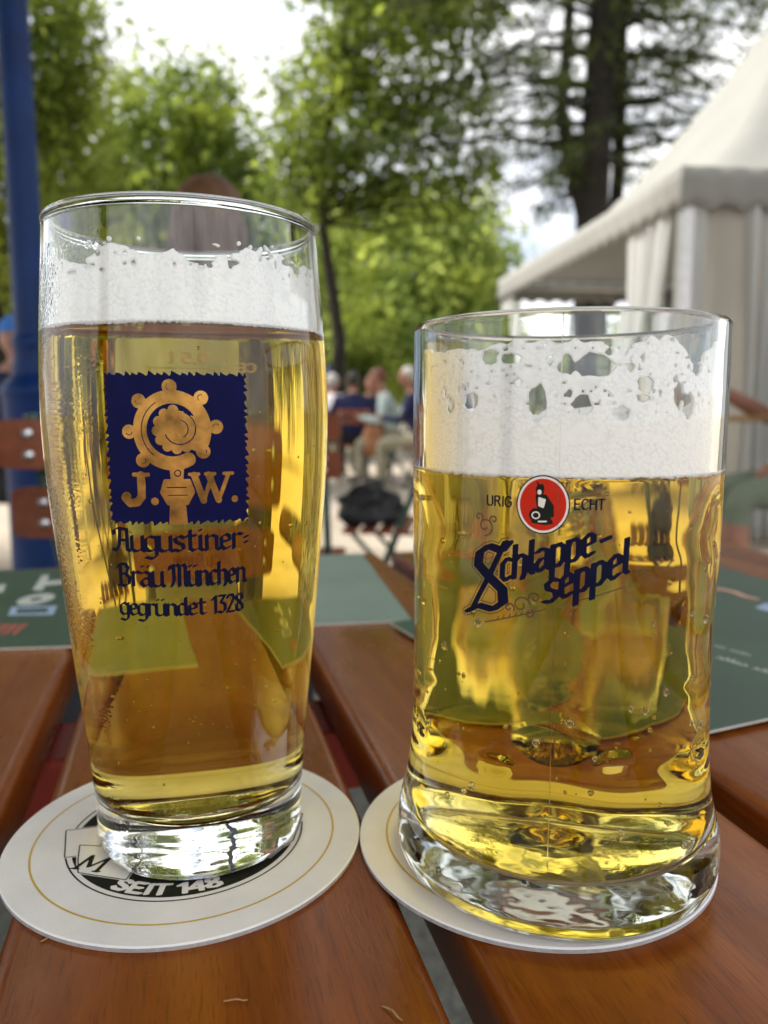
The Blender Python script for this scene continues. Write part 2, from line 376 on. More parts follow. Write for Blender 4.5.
GL = {  # pen strokes, x-height 1
 'u': (.62, [[(0, 1), (0, .15), (.14, 0), (.32, .05), (.48, .22)], [(.48, 1), (.48, .12), (.6, 0)]]),
 'g': (.6, [[(.48, .9), (.2, 1), (0, .8), (0, .22), (.15, .02), (.3, .05), (.48, .25)], [(.48, 1), (.48, -.25), (.3, -.48), (0, -.38)]]),
 's': (.55, [[(.46, .86), (.28, 1), (.05, .85), (.1, .62), (.38, .42), (.42, .15), (.22, 0), (0, .12)]]),
 't': (.48, [[(.15, 1.35), (.15, .15), (.28, 0), (.4, .1)], [(0, 1), (.38, 1)]]),
 'i': (.32, [[(.1, 1), (.1, .12), (.22, 0)], [(.1, 1.36), (.12, 1.34)]]),
 'n': (.64, [[(.05, 1), (.05, 0)], [(.05, .78), (.3, 1), (.48, .85), (.48, .12), (.6, 0)]]),
 'e': (.56, [[(.05, .5), (.42, .58), (.42, .85), (.26, 1), (.05, .82), (.05, .2), (.2, 0), (.42, .12)]]),
 'r': (.48, [[(.05, 1), (.05, 0)], [(.05, .78), (.25, 1), (.42, .9)]]),
 'a': (.62, [[(.05, .88), (.22, 1), (.45, .86), (.45, .12), (.58, 0)], [(.45, .55), (.2, .55), (.03, .36), (.03, .16), (.18, 0), (.45, .22)]]),
 'c': (.52, [[(.44, .86), (.25, 1), (.05, .8), (.05, .2), (.2, 0), (.44, .14)]]),
 'h': (.62, [[(.05, 1.5), (.05, 0)], [(.05, .78), (.3, 1), (.48, .85), (.48, .12), (.4, -.12)]]),
 'd': (.62, [[(.45, 1.5), (.45, .12), (.57, 0)], [(.45, .9), (.2, 1), (.03, .8), (.03, .2), (.18, 0), (.45, .22)]]),
 'l': (.3, [[(.1, 1.5), (.1, .12), (.2, 0)]]),
 'p': (.6, [[(.05, 1), (.05, -.5)], [(.05, .85), (.28, 1), (.46, .8), (.46, .2), (.28, 0), (.05, .12)]]),
 'A': (.84, [[(0, 1.1), (.0, 1.36), (.2, 1.52), (.62, 1.42), (.62, .12), (.76, 0)], [(.3, 1.5), (.24, .4), (.1, 0), (-.06, .12)], [(.25, .72), (.62, .72)]]),
 'B': (.8, [[(.14, 1.4), (.14, .04)], [(-.02, 1.25), (.12, 1.48), (.45, 1.46), (.58, 1.2), (.48, .86), (.16, .8)], [(.45, .82), (.64, .55), (.6, .15), (.4, 0), (.0, .06)]]),
 'M': (1.16, [[(0, 1.15), (.08, 1.4), (.25, 1.42), (.27, .4), (.12, 0)], [(.27, 1.3), (.48, 1.48), (.6, 1.3), (.6, .02)], [(.6, 1.3), (.85, 1.48), (.96, 1.3), (.96, .12), (1.08, 0)]]),
 '1': (.36, [[(0, 1.1), (.2, 1.4), (.2, 0)]]),
 '3': (.52, [[(.02, 1.4), (.4, 1.4), (.16, .88), (.4, .68), (.4, .2), (.22, 0), (0, .12)]]),
 '2': (.54, [[(.02, 1.15), (.1, 1.4), (.34, 1.4), (.42, 1.1), (.02, .02), (.44, .02)]]),
 '8': (.54, [[(.22, .76), (.04, 1.0), (.06, 1.3), (.22, 1.42), (.38, 1.3), (.38, 1.0), (.04, .5), (.04, .14), (.22, 0), (.4, .14), (.4, .46), (.22, .76)]]),
 '=': (.3, [[(.08, .72), (.2, .74)], [(.08, .36), (.2, .38)]]),
 '-': (.34, [[(.04, .55), (.24, .58)]]), ' ': (.26, []),
 'E': (.6, [[(.05, 0), (.05, 1.4), (.46, 1.4)], [(.05, .72), (.38, .72)], [(.05, 0), (.46, 0)]]),
 'I': (.24, [[(.08, 1.4), (.08, 0)]]), 'T': (.6, [[(.26, 1.4), (.26, 0)], [(0, 1.4), (.52, 1.4)]]),
 'S': (.58, [[(.45, 1.2), (.36, 1.38), (.12, 1.38), (.04, 1.1), (.1, .84), (.38, .62), (.46, .3), (.36, .04), (.1, .02), (.02, .22)]]),
 '4': (.58, [[(.36, 0), (.36, 1.4), (0, .42), (.5, .42)]]),
 'U': (.68, [[(.05, 1.4), (.05, .25), (.16, .03), (.4, .03), (.51, .25), (.51, 1.4)]]),
 'R': (.66, [[(.05, 0), (.05, 1.4), (.38, 1.38), (.46, 1.1), (.36, .76), (.05, .74)], [(.28, .74), (.52, 0)]]),
 'G': (.68, [[(.5, 1.18), (.38, 1.38), (.16, 1.38), (.04, 1.05), (.04, .35), (.16, .03), (.4, .03), (.52, .25), (.52, .66), (.34, .66)]]),
 'm': (1.0, [[(0, 0), (.16, 1.4)], [(.16, 1.4), (.42, .3)], [(.42, .3), (.86, 1.4)], [(.86, 1.4), (.84, 0)], [(-.1, 0), (.1, 0)], [(.74, 0), (.94, 0)]]),
 'C': (.64, [[(.5, 1.18), (.38, 1.38), (.16, 1.38), (.04, 1.05), (.04, .35), (.16, .03), (.4, .03), (.52, .25)]]),
 'H': (.68, [[(.05, 1.4), (.05, 0)], [(.52, 1.4), (.52, 0)], [(.05, .74), (.52, .74)]]),
 '0': (.6, [[(.26, 1.4), (.06, 1.15), (.06, .25), (.26, 0), (.46, .25), (.46, 1.15), (.26, 1.4)]]),
 '5': (.56, [[(.44, 1.4), (.08, 1.4), (.05, .8), (.3, .85), (.44, .6), (.4, .15), (.2, 0), (.02, .1)]]),
 ',': (.24, [[(.08, .1), (.03, -.2)]]), 'K': (.6, [[(.05, 1.4), (.05, 0)], [(.48, 1.4), (.06, .66), (.5, 0)]]),
}
def glyphs(text):
    out = []
    for ch in text:
        base = {'ü': 'u', 'ä': 'a'}.get(ch, ch); w, st = GL[base]; st = list(st)
        if base != ch: st += [[(.08, 1.36), (.1, 1.34)], [(.38, 1.36), (.4, 1.34)]]
        out.append((w, st))
    return out
def write(ink, text, x0, x1, y, h, nv, rad, fn=None, op='add'):
    """text from x0 to x1, baseline y, x-height h; nv and rad in mm; fn maps (x,y) to placed (u,v)"""
    gs = glyphs(text); W = sum(g[0] for g in gs); sx = (x1 - x0) / W; cur = 0
    for w, st in gs:
        for poly in st:
            P = [(x0 + (cur + a) * sx, y + b * h) for a, b in poly]
            if fn: P = [fn(*p) for p in P]
            if nv is None: ink.line(P, rad, op)
            else: ink.nib(P, nv, rad, op)
        cur += w
def copy_tree(o, parent=None):
    c = o.copy(); COL.objects.link(c)
    if parent is not None: c.parent = parent
    for ch in list(o.children): copy_tree(ch, c)
    return c

# ------------------------------------------------------------------ camera, light, sky
cam = bpy.data.cameras.new('camera'); co = bpy.data.objects.new('camera', cam); COL.objects.link(co)
co.location = (0, 0, TZ + CAM_H); co.rotation_euler = (R(90 - 7.5), 0, 0)
cam.sensor_fit = 'VERTICAL'; cam.sensor_height = 24; cam.lens = 790 / 1024 * 24
cam.clip_start = .01; cam.clip_end = 500
cam.dof.use_dof = True; cam.dof.focus_distance = .205; cam.dof.aperture_fstop = cam.lens / 2.3
S.camera = co
SUN_EL, SUN_AZ = 52, -78        # degrees; azimuth from +Y towards +X
w = bpy.data.worlds.new('World'); S.world = w; w.use_nodes = True
nt = w.node_tree; nt.nodes.clear()
wo = nt.nodes.new('ShaderNodeOutputWorld'); bg = nt.nodes.new('ShaderNodeBackground'); bg.inputs[1].default_value = .1
sky = nt.nodes.new('ShaderNodeTexSky'); sky.sky_type = 'NISHITA'; sky.sun_disc = False
sky.sun_elevation = R(SUN_EL); sky.sun_rotation = R(SUN_AZ)
tc = nt.nodes.new('ShaderNodeTexCoord'); mp = nt.nodes.new('ShaderNodeMapping'); mp.inputs['Scale'].default_value = (1, 1, 1.6)
L(nt, tc.outputs['Generated'], mp.inputs[0])
c1 = noise(nt, mp.outputs[0], 2.6, 7, .6, .4)
mask = ramp(nt, c1, [(.33, (0, 0, 0)), (.47, (1, 1, 1))])
shade = ramp(nt, noise(nt, mp.outputs[0], 5.5, 6, .6), [(.3, (5.6, 6.0, 7.0)), (.65, (12.0, 11.9, 11.8))])
mx = N(nt, 'ShaderNodeMix', data_type='RGBA'); L(nt, mask, mx.inputs[0]); L(nt, sky.outputs[0], mx.inputs[6]); L(nt, shade, mx.inputs[7])
L(nt, mx.outputs[2], bg.inputs[0]); L(nt, bg.outputs[0], wo.inputs[0])
sun = bpy.data.lights.new('sun', 'SUN'); sun.energy = 4.8; sun.angle = R(12); sun.color = (1, .95, .87)
so = bpy.data.objects.new('sun', sun); COL.objects.link(so)
d = Vector((math.sin(R(SUN_AZ)) * math.cos(R(SUN_EL)), math.cos(R(SUN_AZ)) * math.cos(R(SUN_EL)), math.sin(R(SUN_EL))))
so.rotation_euler = (-d).to_track_quat('-Z', 'Y').to_euler()
S.view_settings.view_transform = 'Standard'; S.view_settings.look = 'None'; S.view_settings.exposure = 0.8; S.view_settings.gamma = 1
cy = S.cycles
cy.max_bounces = 22; cy.transmission_bounces = 18; cy.glossy_bounces = 6; cy.diffuse_bounces = 4; cy.transparent_max_bounces = 12; cy.volume_bounces = 0
cy.caustics_refractive = True; cy.caustics_reflective = False; cy.blur_glossy = 0.0
cy.sample_clamp_indirect = 8; cy.use_denoising = True; cy.denoiser = 'OPENIMAGEDENOISE'
cy.use_adaptive_sampling = True; cy.adaptive_threshold = .012

# ------------------------------------------------------------------ ground
gv = [(-90, -40, 0), (90, -40, 0), (90, 140, 0), (-90, 140, 0)]
tag(mesh_obj('ground', gv, [(0, 1, 2, 3)], M['ground'], smooth=False), kind='structure')

M['gravel'] = simple('shade_toned_gravel', (.13, .125, .105), .95, .5, 90, bstr=.9, bscale=60, bdist=.012)  # grey gravel near the table, colour darkened to stand for shade
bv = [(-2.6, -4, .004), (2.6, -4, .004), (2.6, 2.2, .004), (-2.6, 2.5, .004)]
tag(mesh_obj('shaded_gravel_sheet', bv, [(0, 1, 2, 3)], M['gravel'], smooth=False), kind='structure')
# ------------------------------------------------------------------ the table
TH = R(14.3)
table = empty('beer_garden_table', (0, 0, 0), TH)     # local: x across the slats, y along them
tag(table, 'brown varnished slatted wooden table carrying both beer glasses', 'table')
edges = [(-.290, -.184), (-.170, -.064), (-.050, .0555), (.068, .176), (.190, .296), (.310, .416), (.430, .536)]
for a, b in edges:
    bm = bmesh.new(); box_bm(bm, ((a + b) / 2, .11, TZ - .013), (b - a, 1.22, .026), .0055, 4)
    for f in bm.faces: f.smooth = True
    o = bm_obj('slat', bm, M['slat'], table, True)
    o.data.polygons.foreach_set('use_smooth', np.ones(len(o.data.polygons), bool))
for y in (-.36, .40, .64):
    bm = bmesh.new(); box_bm(bm, (.123, y, TZ - .0425), (.78, .05, .032), .003, 2); bm_obj('batten', bm, M['batten'], table)
for sx in (-.22, .46):
    mb = MB()
    for y0, y1 in ((-.42, .40), (.64, -.18)):
        mb.tube([(sx, y0, TZ - .062), (sx, y1, .0)], .014, 10)
    mb.build('leg', M['green_metal'], table)

# ------------------------------------------------------------------ coasters
def disc(name, r, t, m, parent, z0=0):
    V, F = lathe([(0, z0), (r - .0004, z0), (r, z0 + .0004), (r, z0 + t - .0004), (r - .0004, z0 + t), (0, z0 + t)], 128)
    return mesh_obj(name, V, F, m, parent)
def flat(z): return lambda U, W: (U * 1e-3, W * 1e-3, np.zeros_like(U) + z)
CT = .0018
def coaster(loc, rz, label):
    t = empty('coaster', (loc[0], loc[1], TZ), rz); tag(t, label, 'coaster', 'round card coasters under the glasses')
    o = disc('card', .0549, CT, M['card'], t); o.data.materials.append(M['card_side'])
    for p_ in o.data.polygons: p_.material_index = 1 if abs(p_.normal.z) < .3 else 0
    o.data.polygons.foreach_set('use_smooth', np.zeros(len(o.data.polygons), bool))
    k = Ink(-50, 50, -50, 50, .3); k.D = np.abs(np.hypot(k.X, k.Y) - 46.3) - .3
    mesh_obj('printed_ring', *k.mesh(flat(CT + .00005)), M['ring_yellow'], t, False)
    return t
cs = coaster((-.0628, .2372), 0.03, 'white round coaster under the tall straight glass, black oval logo showing')
lg = Ink(-42, 42, -40, 20, .2)
rr_ = np.hypot(lg.X, lg.Y)
lg.D = np.minimum(np.abs(rr_ - 36.3) - .25, rr_ - 34.6)
def arc_fn(x, y): # x is arc length along the lower rim, y up from the baseline
    a = -math.pi / 2 + x / 33.0; return ((33.2 - y) * math.cos(a), (33.2 - y) * math.sin(a))
tx = Ink(-42, 42, -40, 20, .2)
write(tx, 'SEIT 148', -15.5, 17.5, 0, 3.3, (.45, .1), .42, arc_fn)
ban = Ink(-42, 42, -40, 20, .2)   # outlined ribbon with an M on the left and a blank fold on the right
fold = Ink(-42, 42, -40, 20, .2); fold.poly([(-39, 1.5), (-33.8, -14), (-24, -12), (-28, 4)], 0); fold.poly([(24, -14), (28, -15.6), (31, -10.5), (34.2, -6.5), (36, 10), (28, 6)], 0)
ban.poly([(-31.6, -7.2), (-29.6, -14.5), (-27.0, -22), (-12, -26), (-10, -12), (-24, -8)], 0)
lg.D = np.maximum(lg.D, -tx.D); lg.D = np.maximum(lg.D, -(fold.D - .5)); lg.D = np.minimum(lg.D, np.abs(fold.D) - .18)
lg.D = np.maximum(lg.D, -(ban.D - .5)); lg.D = np.minimum(lg.D, np.abs(ban.D) - .18)
mk = Ink(-42, 42, -40, 20, .2); write(mk, 'm', -24.0, -16.0, -18.6, 5.0, (.4, .12), .26, lambda x, y: (x + .25 * y, y - (x + 29) * .25)); lg.D = np.minimum(lg.D, mk.D)
mesh_obj('printed_logo', *lg.mesh(flat(CT + .00006)), M['ink'], cs, False)
coaster((.0472, .2368), 0, 'off white round coaster beneath the wide flared mug, yellow ring near its edge')

# ------------------------------------------------------------------ beer glasses
def vnoise(X, Y, sc, seed=0):
    r = np.random.default_rng(seed); G = r.random((64, 512)); x = X * sc + 200; y = Y * sc + 20
    xi = np.floor(x).astype(int); yi = np.floor(y).astype(int); fx = x - xi; fy = y - yi
    fx = fx * fx * (3 - 2 * fx); fy = fy * fy * (3 - 2 * fy); g = lambda j, i: G[j % 64, i % 512]
    return (g(yi, xi) * (1 - fx) + g(yi, xi + 1) * fx) * (1 - fy) + (g(yi + 1, xi) * (1 - fx) + g(yi + 1, xi + 1) * fx) * fy
def facing(c):
    return math.atan2(-c[0], c[1])      # local -Y looks at the lens side
def on_glass(rad, off):
    """(u,z in mm, u measured along the surface from the front) -> points just outside the wall"""
    def f(U, W):
        z = W * 1e-3; r0 = rad(np.zeros_like(z), z); th = U * 1e-3 / r0; r = rad(th, z) + off
        return r * np.sin(th), -r * np.cos(th), z
    return f
def fizz(n, rad, z0, z1, parent, rmin=.00018, rmax=.0006, seed=1, bias=None):
    r = np.random.default_rng(seed); mb = MB()
    for _ in range(n):
        z = r.uniform(z0, z1); th = r.uniform(-math.pi, math.pi); s = rmin + (rmax - rmin) * r.random() ** 3
        rr = rad(z) - s * 1.25 - (0 if r.random() < .8 else r.random() * .02)
        mb.ball((rr * math.sin(th), -rr * math.cos(th), z), (s, s, s * r.uniform(1, 1.5)), 8, 6)
    o = mb.build('bubbles', M['bubble'], parent); o['kind'] = 'stuff'; return o

def ripple(V, rmax, amp, fr):      # pressed glass is never quite flat underneath
    out = []
    for x, y, z in V:
        if z < .003 and math.hypot(x, y) < rmax: z += amp * (mnoise.noise(Vector((x * fr, y * fr, 1))) + .22 * mnoise.noise(Vector((x * fr * 2.6, y * fr * 2.6, 5))))
        out.append((x, y, z))
    return out
# --- tall straight glass
GC = (-.0583, .2389)
g1 = empty('beer_glass', (*GC, TZ + CT + .0001), facing(GC))
tag(g1, 'tall bulging beer glass with a blue square emblem, full of lager', 'beer glass')
oz = [.0115, .019, .033, .051, .069, .086, .094, .100, .107, .115, .122, .129, .137, .143, .157, .170, .1850]
orr = [.994 * v for v in [.0319, .0323, .0333, .0352, .0370, .0385, .0392, .0398, .0405, .0410, .0414, .0416, .0416, .0414, .0407, .0397, .0387]]
outer = smooth_prof(list(zip(orr, oz)), 100, 3)
foot = [(0, .0014)] + [(r, .0014 - .0003 * r / .022) for r in np.linspace(.001, .0225, 26)] + [(.0235, .0006), (.0262, .0), (.0284, .0002), (.0302, .0012), (.0312, .0032), (.0317, .007)]
Z1 = .1558
rad1 = lambda th, z: np.interp(z, outer[:, 1], outer[:, 0])
def wall1(z): return .0028 - .0011 * min(1, max(0, (z - .02) / .05))
rim_r, rim_z = outer[-1]
inner = [(rad1(0, z) - wall1(z), z) for z in np.linspace(.1850, Z1, 24)]
rim = [(rim_r - .00095 + .0012 * math.cos(a), rim_z + .0004 + .0012 * math.sin(a)) for a in np.linspace(-.5, math.pi + .5, 13)]
prof = foot + [tuple(p) for p in outer] + rim + inner
V, F = lathe(prof, 200); V = ripple(V, .0236, .00012, 200); mesh_obj('glass_body', V, F, M['glass'], g1)
def inr1(z): return rad1(0, z) - wall1(z)
zb = .0155
corner = [(0, zb), (.010, zb), (.020, zb + .0002), (.0252, zb + .0009), (.0275, zb + .0026), (.0287, zb + .006)]
side = [(inr1(z), z) for z in np.linspace(zb + .0105, Z1, 70)]
V, F = lathe(corner + side + [(side[-1][0] * .5, Z1), (0, Z1)], 200); mesh_obj('beer', V, F, M['beer_amber'], g1)
def foam_head(parent, inr, z0, z1, amp, cap_amp):
    pts = [(0, z0 + .00012), (inr(z0) - .0015, z0 + .00012), (inr(z0) - .0009, z0 + .0004)]
    pts += [(inr(z) - .0009, z) for z in np.linspace(z0 + .0016, z1 - .001, 14)] + [(inr(z1) - .0015, z1 - .0001), (inr(z1) - .004, z1), (inr(z1) * .6, z1 - .001), (inr(z1) * .3, z1 - .0015), (0, z1 - .0015)]
    V, F = lathe(pts, 160); W = []
    for v in V:
        t = (v[2] - z0) / (z1 - z0)
        dz = mnoise.noise(Vector((v[0] * 70, v[1] * 70, 3))) * amp * max(0, t) ** 2 + mnoise.noise(Vector((v[0] * 260, v[1] * 260, 9))) * cap_amp * max(0, t) ** 3
        W.append((v[0], v[1], v[2] + dz))
    return mesh_obj('foam', W, F, M['foam'], parent)
fm = foam_head(g1, inr1, Z1, .1695, .004, .0012)
k = Ink(-128, 128, 154.6, 182, .3)
X, Y = k.X, k.Y
top = 170.5 + 3.2 * (vnoise(X, Y * 0, .06, 3) - .5) * 2 + 2.4 * (vnoise(X, Y * 0, .35, 4) - .5) + 5.5 * np.exp(-((X - 3) / 7.5) ** 2) + 4 * np.exp(-((X - 27) / 10) ** 2) + 3 * np.exp(-((X + 46) / 7) ** 2) + 1.2 * np.exp(-((X + 22) / 9) ** 2)
top = np.where(np.abs(X) > 62, 166.5 + 2.5 * (vnoise(X, Y * 0, .15, 8) - .5), top)
k.D = (Y - top) * .5
k.D = np.maximum(k.D, (.30 - vnoise(X, Y, .75, 5)) * 3 * np.clip((Y - 167) / 3, 0, 1) - .15)
for c, a, b in (((3.5, 173.2), 6.2, 1.9), ((4.0, 171.2), 4.2, 1.5), ((-6.0, 175), 1.1, 1.3), ((-14, 173.5), .9, .7), ((-24, 172.2), 1.0, .8), ((31, 172.5), 1.9, .8), ((24, 173.4), .9, 1.2), ((36, 171), 1.4, 1.1), ((-34, 172.5), 3.2, .9), ((-43, 174), 1.5, 1.8)):
    k.ellipse(c, a, b, 'sub')
for c, r in (((-27, 175.2), .45), ((-20.5, 175.6), .6), ((-22, 174.6), .4), ((-12, 175.4), .5), ((15, 175.5), .55), ((18.5, 175.0), .5), ((26, 176), .35)):
    k.circle(c, r)
k.D = np.maximum(k.D, 155.55 - .5 * vnoise(X, Y, 1.6, 41) - .5 * vnoise(X, Y * 0, .12, 42) - Y)
o = mesh_obj('lacing', *k.mesh(lambda U, W: (lambda r, th: (r * np.sin(th), -r * np.cos(th), W * 1e-3))(np.array([inr1(z) for z in W * 1e-3]) - .00012, U / 41.0 * 1.0)), M['foam'], fm)
md = o.modifiers.new('thickness', 'SOLIDIFY'); md.thickness = .0006; md.offset = -1
fizz(190, inr1, .030, Z1 - .002, g1, .00015, .0006, 3)
# printed emblem (millimetres on the glass, centred a little left of the front)
EX = -3.45; UC, ZC = EX, 122.2
gold = Ink(-24, 18, 101, 145, .16)
cx, cz = -4.4, 128.6
ang = np.linspace(R(-62), R(-62 - 318), 50)
gold.line([(cx + 8.0 * math.cos(a), cz + 8.3 * math.sin(a)) for a in ang], 1.75, w2=1.55)
for a, q in ((-135, 10.6), (-178, 10.8), (-222, 10.8), (92, 10.8), (48, 10.8), (4, 10.8), (-36, 9.2)):
    gold.circle((cx + q * math.cos(R(a)), cz + q * math.sin(R(a))), 1.75)
    gold.line([(cx + q * math.cos(R(a)) + .8 * math.cos(R(t)), cz + q * math.sin(R(a)) + .8 * math.sin(R(t))) for t in range(20 + a, 200 + a, 20)], .13, 'sub')
gold.circle((cx + 1.4, cz + .3), 4.5)
for a in (100, 128, 156, 184, 212, 240, 268, 296):
    gold.circle((cx + 1.2 + 4.9 * math.cos(R(a)), cz + .2 + 4.9 * math.sin(R(a))), 1.25)
gold.poly([(cx + 3, cz + 3.5), (cx + 8, cz + 2.5), (cx + 7.6, cz - 5.6), (cx + 3.5, cz - 4)], .4)
gold.line([(cx + 1.6 + (4.4 - .9 * t) * math.cos(R(70 - 230 * t)), cz + .2 + (4.4 - .9 * t) * math.sin(R(70 - 230 * t))) for t in np.linspace(0, 1, 20)], .17, 'sub')
gold.line([(cx + 1.6 + 2.3 * math.cos(R(a)), cz + .3 + 2.3 * math.sin(R(a))) for a in range(-60, 80, 15)], .16, 'sub')
gold.line([(cx + 7.6 * math.cos(R(a)), cz + 7.9 * math.sin(R(a))) for a in range(120, 235, 8)], .15, 'sub')
sx = -3.6
gold.poly([(sx - 1.7, 120.5), (sx + 1.7, 120.5), (sx + 1.3, 116), (sx - 1.3, 116)], .2)
gold.poly([(sx - 3.0, 116), (sx + 3.0, 116), (sx + 4.0, 113), (sx + 2.4, 110), (sx - 2.4, 110), (sx - 4.0, 113)], .3)
gold.poly([(sx - 1.7, 110.5), (sx + 1.7, 110.5), (sx + 2.2, 102.6), (sx - 2.2, 102.6)], .2)
gold.line([(sx - 2.6, 114.2), (sx + 2.2, 114.2)], .16, 'sub'); gold.line([(sx - 2.4, 112.2), (sx + 2.4, 112.2)], .13, 'sub'); gold.circle((sx + .2, 117.8), .9, 'sub'); gold.circle((sx + .2, 117.8), .6)
# letters J. and W.
jx, wx, by = -16.6, 0.6, 110.3
gold.line([(jx + 4.0, by + 7), (jx + 4.0, by + 1.6), (jx + 2.8, by + .1), (jx + .9, by - .1), (jx - .4, by + 1.3)], 1.0); gold.line([(jx + 2.2, by + 7.2), (jx + 5.8, by + 7.2)], .5); gold.circle((jx + .1, by + 1.6), 1.1); gold.circle((jx + 7.3, by + .4), .95)
for a, b in (((0, 7), (2.2, .4)), ((2.2, .4), (4.4, 6.6)), ((3.6, 7), (6.0, .4)), ((6.0, .4), (8.6, 7))): gold.line([(wx + a[0], by + a[1]), (wx + b[0], by + b[1])], .8 if a[1] > 5 else .5)
for x in (0, 4, 8.6): gold.line([(wx + x - 1.1, by + 7.2), (wx + x + 1.1, by + 7.2)], .42)
gold.circle((wx + 10.2, by + .5), .85)
blue = Ink(-24, 18, 101, 145, .16)
saw = lambda t: (lambda q: (np.abs(((q / 2.0) % 1) ** 1.4 - .75) - .25) * (1.25 + .5 * np.sin(q * 1.1)))(t + .35 * np.sin(t * .9))
qx = np.abs(blue.X - UC) - 17.6 - saw(blue.Y); qy = np.abs(blue.Y - ZC - 1.6) - 18.6 - saw(blue.X)
blue.D = np.maximum(np.maximum(qx, qy), -(gold.D - .05))
gold.D = np.maximum(gold.D, np.abs(gold.Y - ZC - 1.6) - 19.2)
em = mesh_obj('printed_emblem', *blue.mesh(on_glass(rad1, .00006)), M['blue_print'], g1)
mesh_obj('crozier_print', *gold.mesh(on_glass(rad1, .00006)), M['gold_print'], em)
tx = Ink(-24, 18, 76, 106, .14)
write(tx, 'Augustiner=', -20.8, 14.6, 97.6, 4.0, (.36, .2), .16)
write(tx, 'Bräu', -20.2, -7.6, 88.2, 4.0, (.34, .2), .15); write(tx, 'München', -6.4, 13.6, 88.2, 4.0, (.34, .2), .15)
write(tx, 'gegründet', -20.0, 2.8, 80.3, 3.2, (.30, .16), .14)
write(tx, '1328', 4.2, 12.9, 80.3, 3.35, (.30, .16), .14)
mesh_obj('lettering', *tx.mesh(on_glass(rad1, .00006)), M['navy_print'], g1)
fl = Ink(-14, 14, 140, 156, .14)      # fill mark on the far side of the glass, read mirrored through the beer
write(fl, '0,5 l', -4, 4, 147.5, 2.2, None, .3); fl.line([(-8, 146), (8, 146)], .22); write(fl, 'CE', -13, -9, 145, 1.8, None, .25)
V, F = fl.mesh(on_glass(rad1, .00006)); V[:, :2] *= -1; mesh_obj('fill_mark', V, F, M['white_line'], g1)

# --- wide mug
MC = (.0517, .2282)
g2 = empty('beer_mug', (*MC, TZ + CT + .0001), facing(MC))
tag(g2, 'wide straight-sided glass beer mug with flared foot and round red medallion', 'beer mug')
o2 = smooth_prof([(.0474, .006), (.0478, .010), (.0472, .0145), (.0456, .020), (.0442, .027), (.0434, .035), (.0432, .05), (.0431, .07), (.0431, .09), (.0432, .11), (.0433, .13), (.0432, .156)], 120, 2.2)
NP = 9
def rad2(th, z):
    r = np.interp(z, o2[:, 1], o2[:, 0]); th = np.asarray(th); z = np.asarray(z)
    w_ = 2 * math.pi / NP; ph = (th + w_ * .5) % w_ - w_ / 2
    a = np.abs(ph) / (w_ / 2)                                   # 0 at the panel centre
    sm = lambda t: t * t * (3 - 2 * t)
    inside = sm(np.clip((.0935 - z) / .008, 0, 1)) * sm(np.clip((z - .030) / .022, 0, 1))
    w2 = w_ / 1.0; p2 = (th + w2) % w2 - w2 / 2                  # a row of small almond dimples low on the wall
    dm = np.clip(1 - (p2 * .0435 / .0058) ** 2 - ((z - .0455 - .002 * np.sin(3 * th)) / .0028) ** 2, 0, 1)
    return r - inside * .00045 * (.5 + .5 * np.cos(math.pi * a)) - .0006 * sm(dm)
Z2 = .1180
foot2 = [(0, .0016)] + [(r, .0016 - .0004 * r / .034) for r in np.linspace(.001, .0345, 36)] + [(.036, .0008), (.0395, .0), (.0432, .0001), (.0458, .0014), (.0469, .0032)]
def inr2(z): return float(np.interp(z, [.014, .03, .157], [.0370, .0390, .0401]))
rim = [(.0431 - .0016 + .0016 * math.cos(a), .156 + .0014 * math.sin(a)) for a in np.linspace(0, math.pi, 9)[1:-1]]
prof = foot2 + [tuple(p) for p in o2] + rim + [(inr2(z), z) for z in np.linspace(.156, Z2, 30)]
nout = len(foot2) + len(o2)
V, F = lathe(prof, 300, lambda th, r, z, i: float(rad2(th + math.pi / 2, z)) if len(foot2) <= i < nout else r)
V = ripple(V, .0362, .00005, 110); mesh_obj('glass_body', V, F, M['mug_glass'], g2)
zb = .0090
corner = [(0, zb), (.015, zb + .0001), (.028, zb + .0003), (.0325, zb + .0008), (.0355, zb + .0022), (.0368, zb + .005)]
side = [(inr2(z), z) for z in np.linspace(zb + .010, Z2, 60)]
V, F = lathe(corner + side + [(.02, Z2), (0, Z2)], 240); mesh_obj('beer', V, F, M['beer'], g2)
mb = MB()      # handle on the far side
hp = [(0, .0425, .026), (0, .052, .024), (0, .064, .030), (0, .071, .046), (0, .073, .068), (0, .071, .090), (0, .064, .104), (0, .053, .110), (0, .0425, .110)]
mb.tube(hp, [.0095, .0085, .0075, .0072, .007, .007, .0072, .0078, .0085], 20); mb.build('handle', M['mug_glass'], g2)
mb = MB()      # moulding seams
for th in (-.02,):
    zz = np.linspace(.020, .156, 60); r_ = rad2(np.full(60, th), zz) + .00003
    mb.tube([(r * math.sin(th), -r * math.cos(th), z) for r, z in zip(r_, zz)], .00013, 6)
mb.build('mould_seam', M['mug_glass'], g2)
fm = foam_head(g2, inr2, Z2, .1305, .003, .0012)
k = Ink(-127, 127, 116.8, 154, .26); X, Y = k.X, k.Y
top = 149.0 + 2.4 * (vnoise(X, Y * 0, .09, 13) - .5) + 1.6 * (vnoise(X, Y * 0, .5, 14) - .5) + .8 * np.exp(-((X - 22) / 9) ** 2) - 4.5 * np.exp(-((X - 34) / 4) ** 2)
top = np.where(np.abs(X) > 60, 133.5 + 6 * (vnoise(X, Y * 0, .12, 18) - .5), top)
k.D = (Y - top) * .6
big = vnoise(X, Y, .22, 15)
k.D = np.maximum(k.D, (.13 - big) * 5 * np.clip((Y - 130) / 3, 0, 1) - .2)
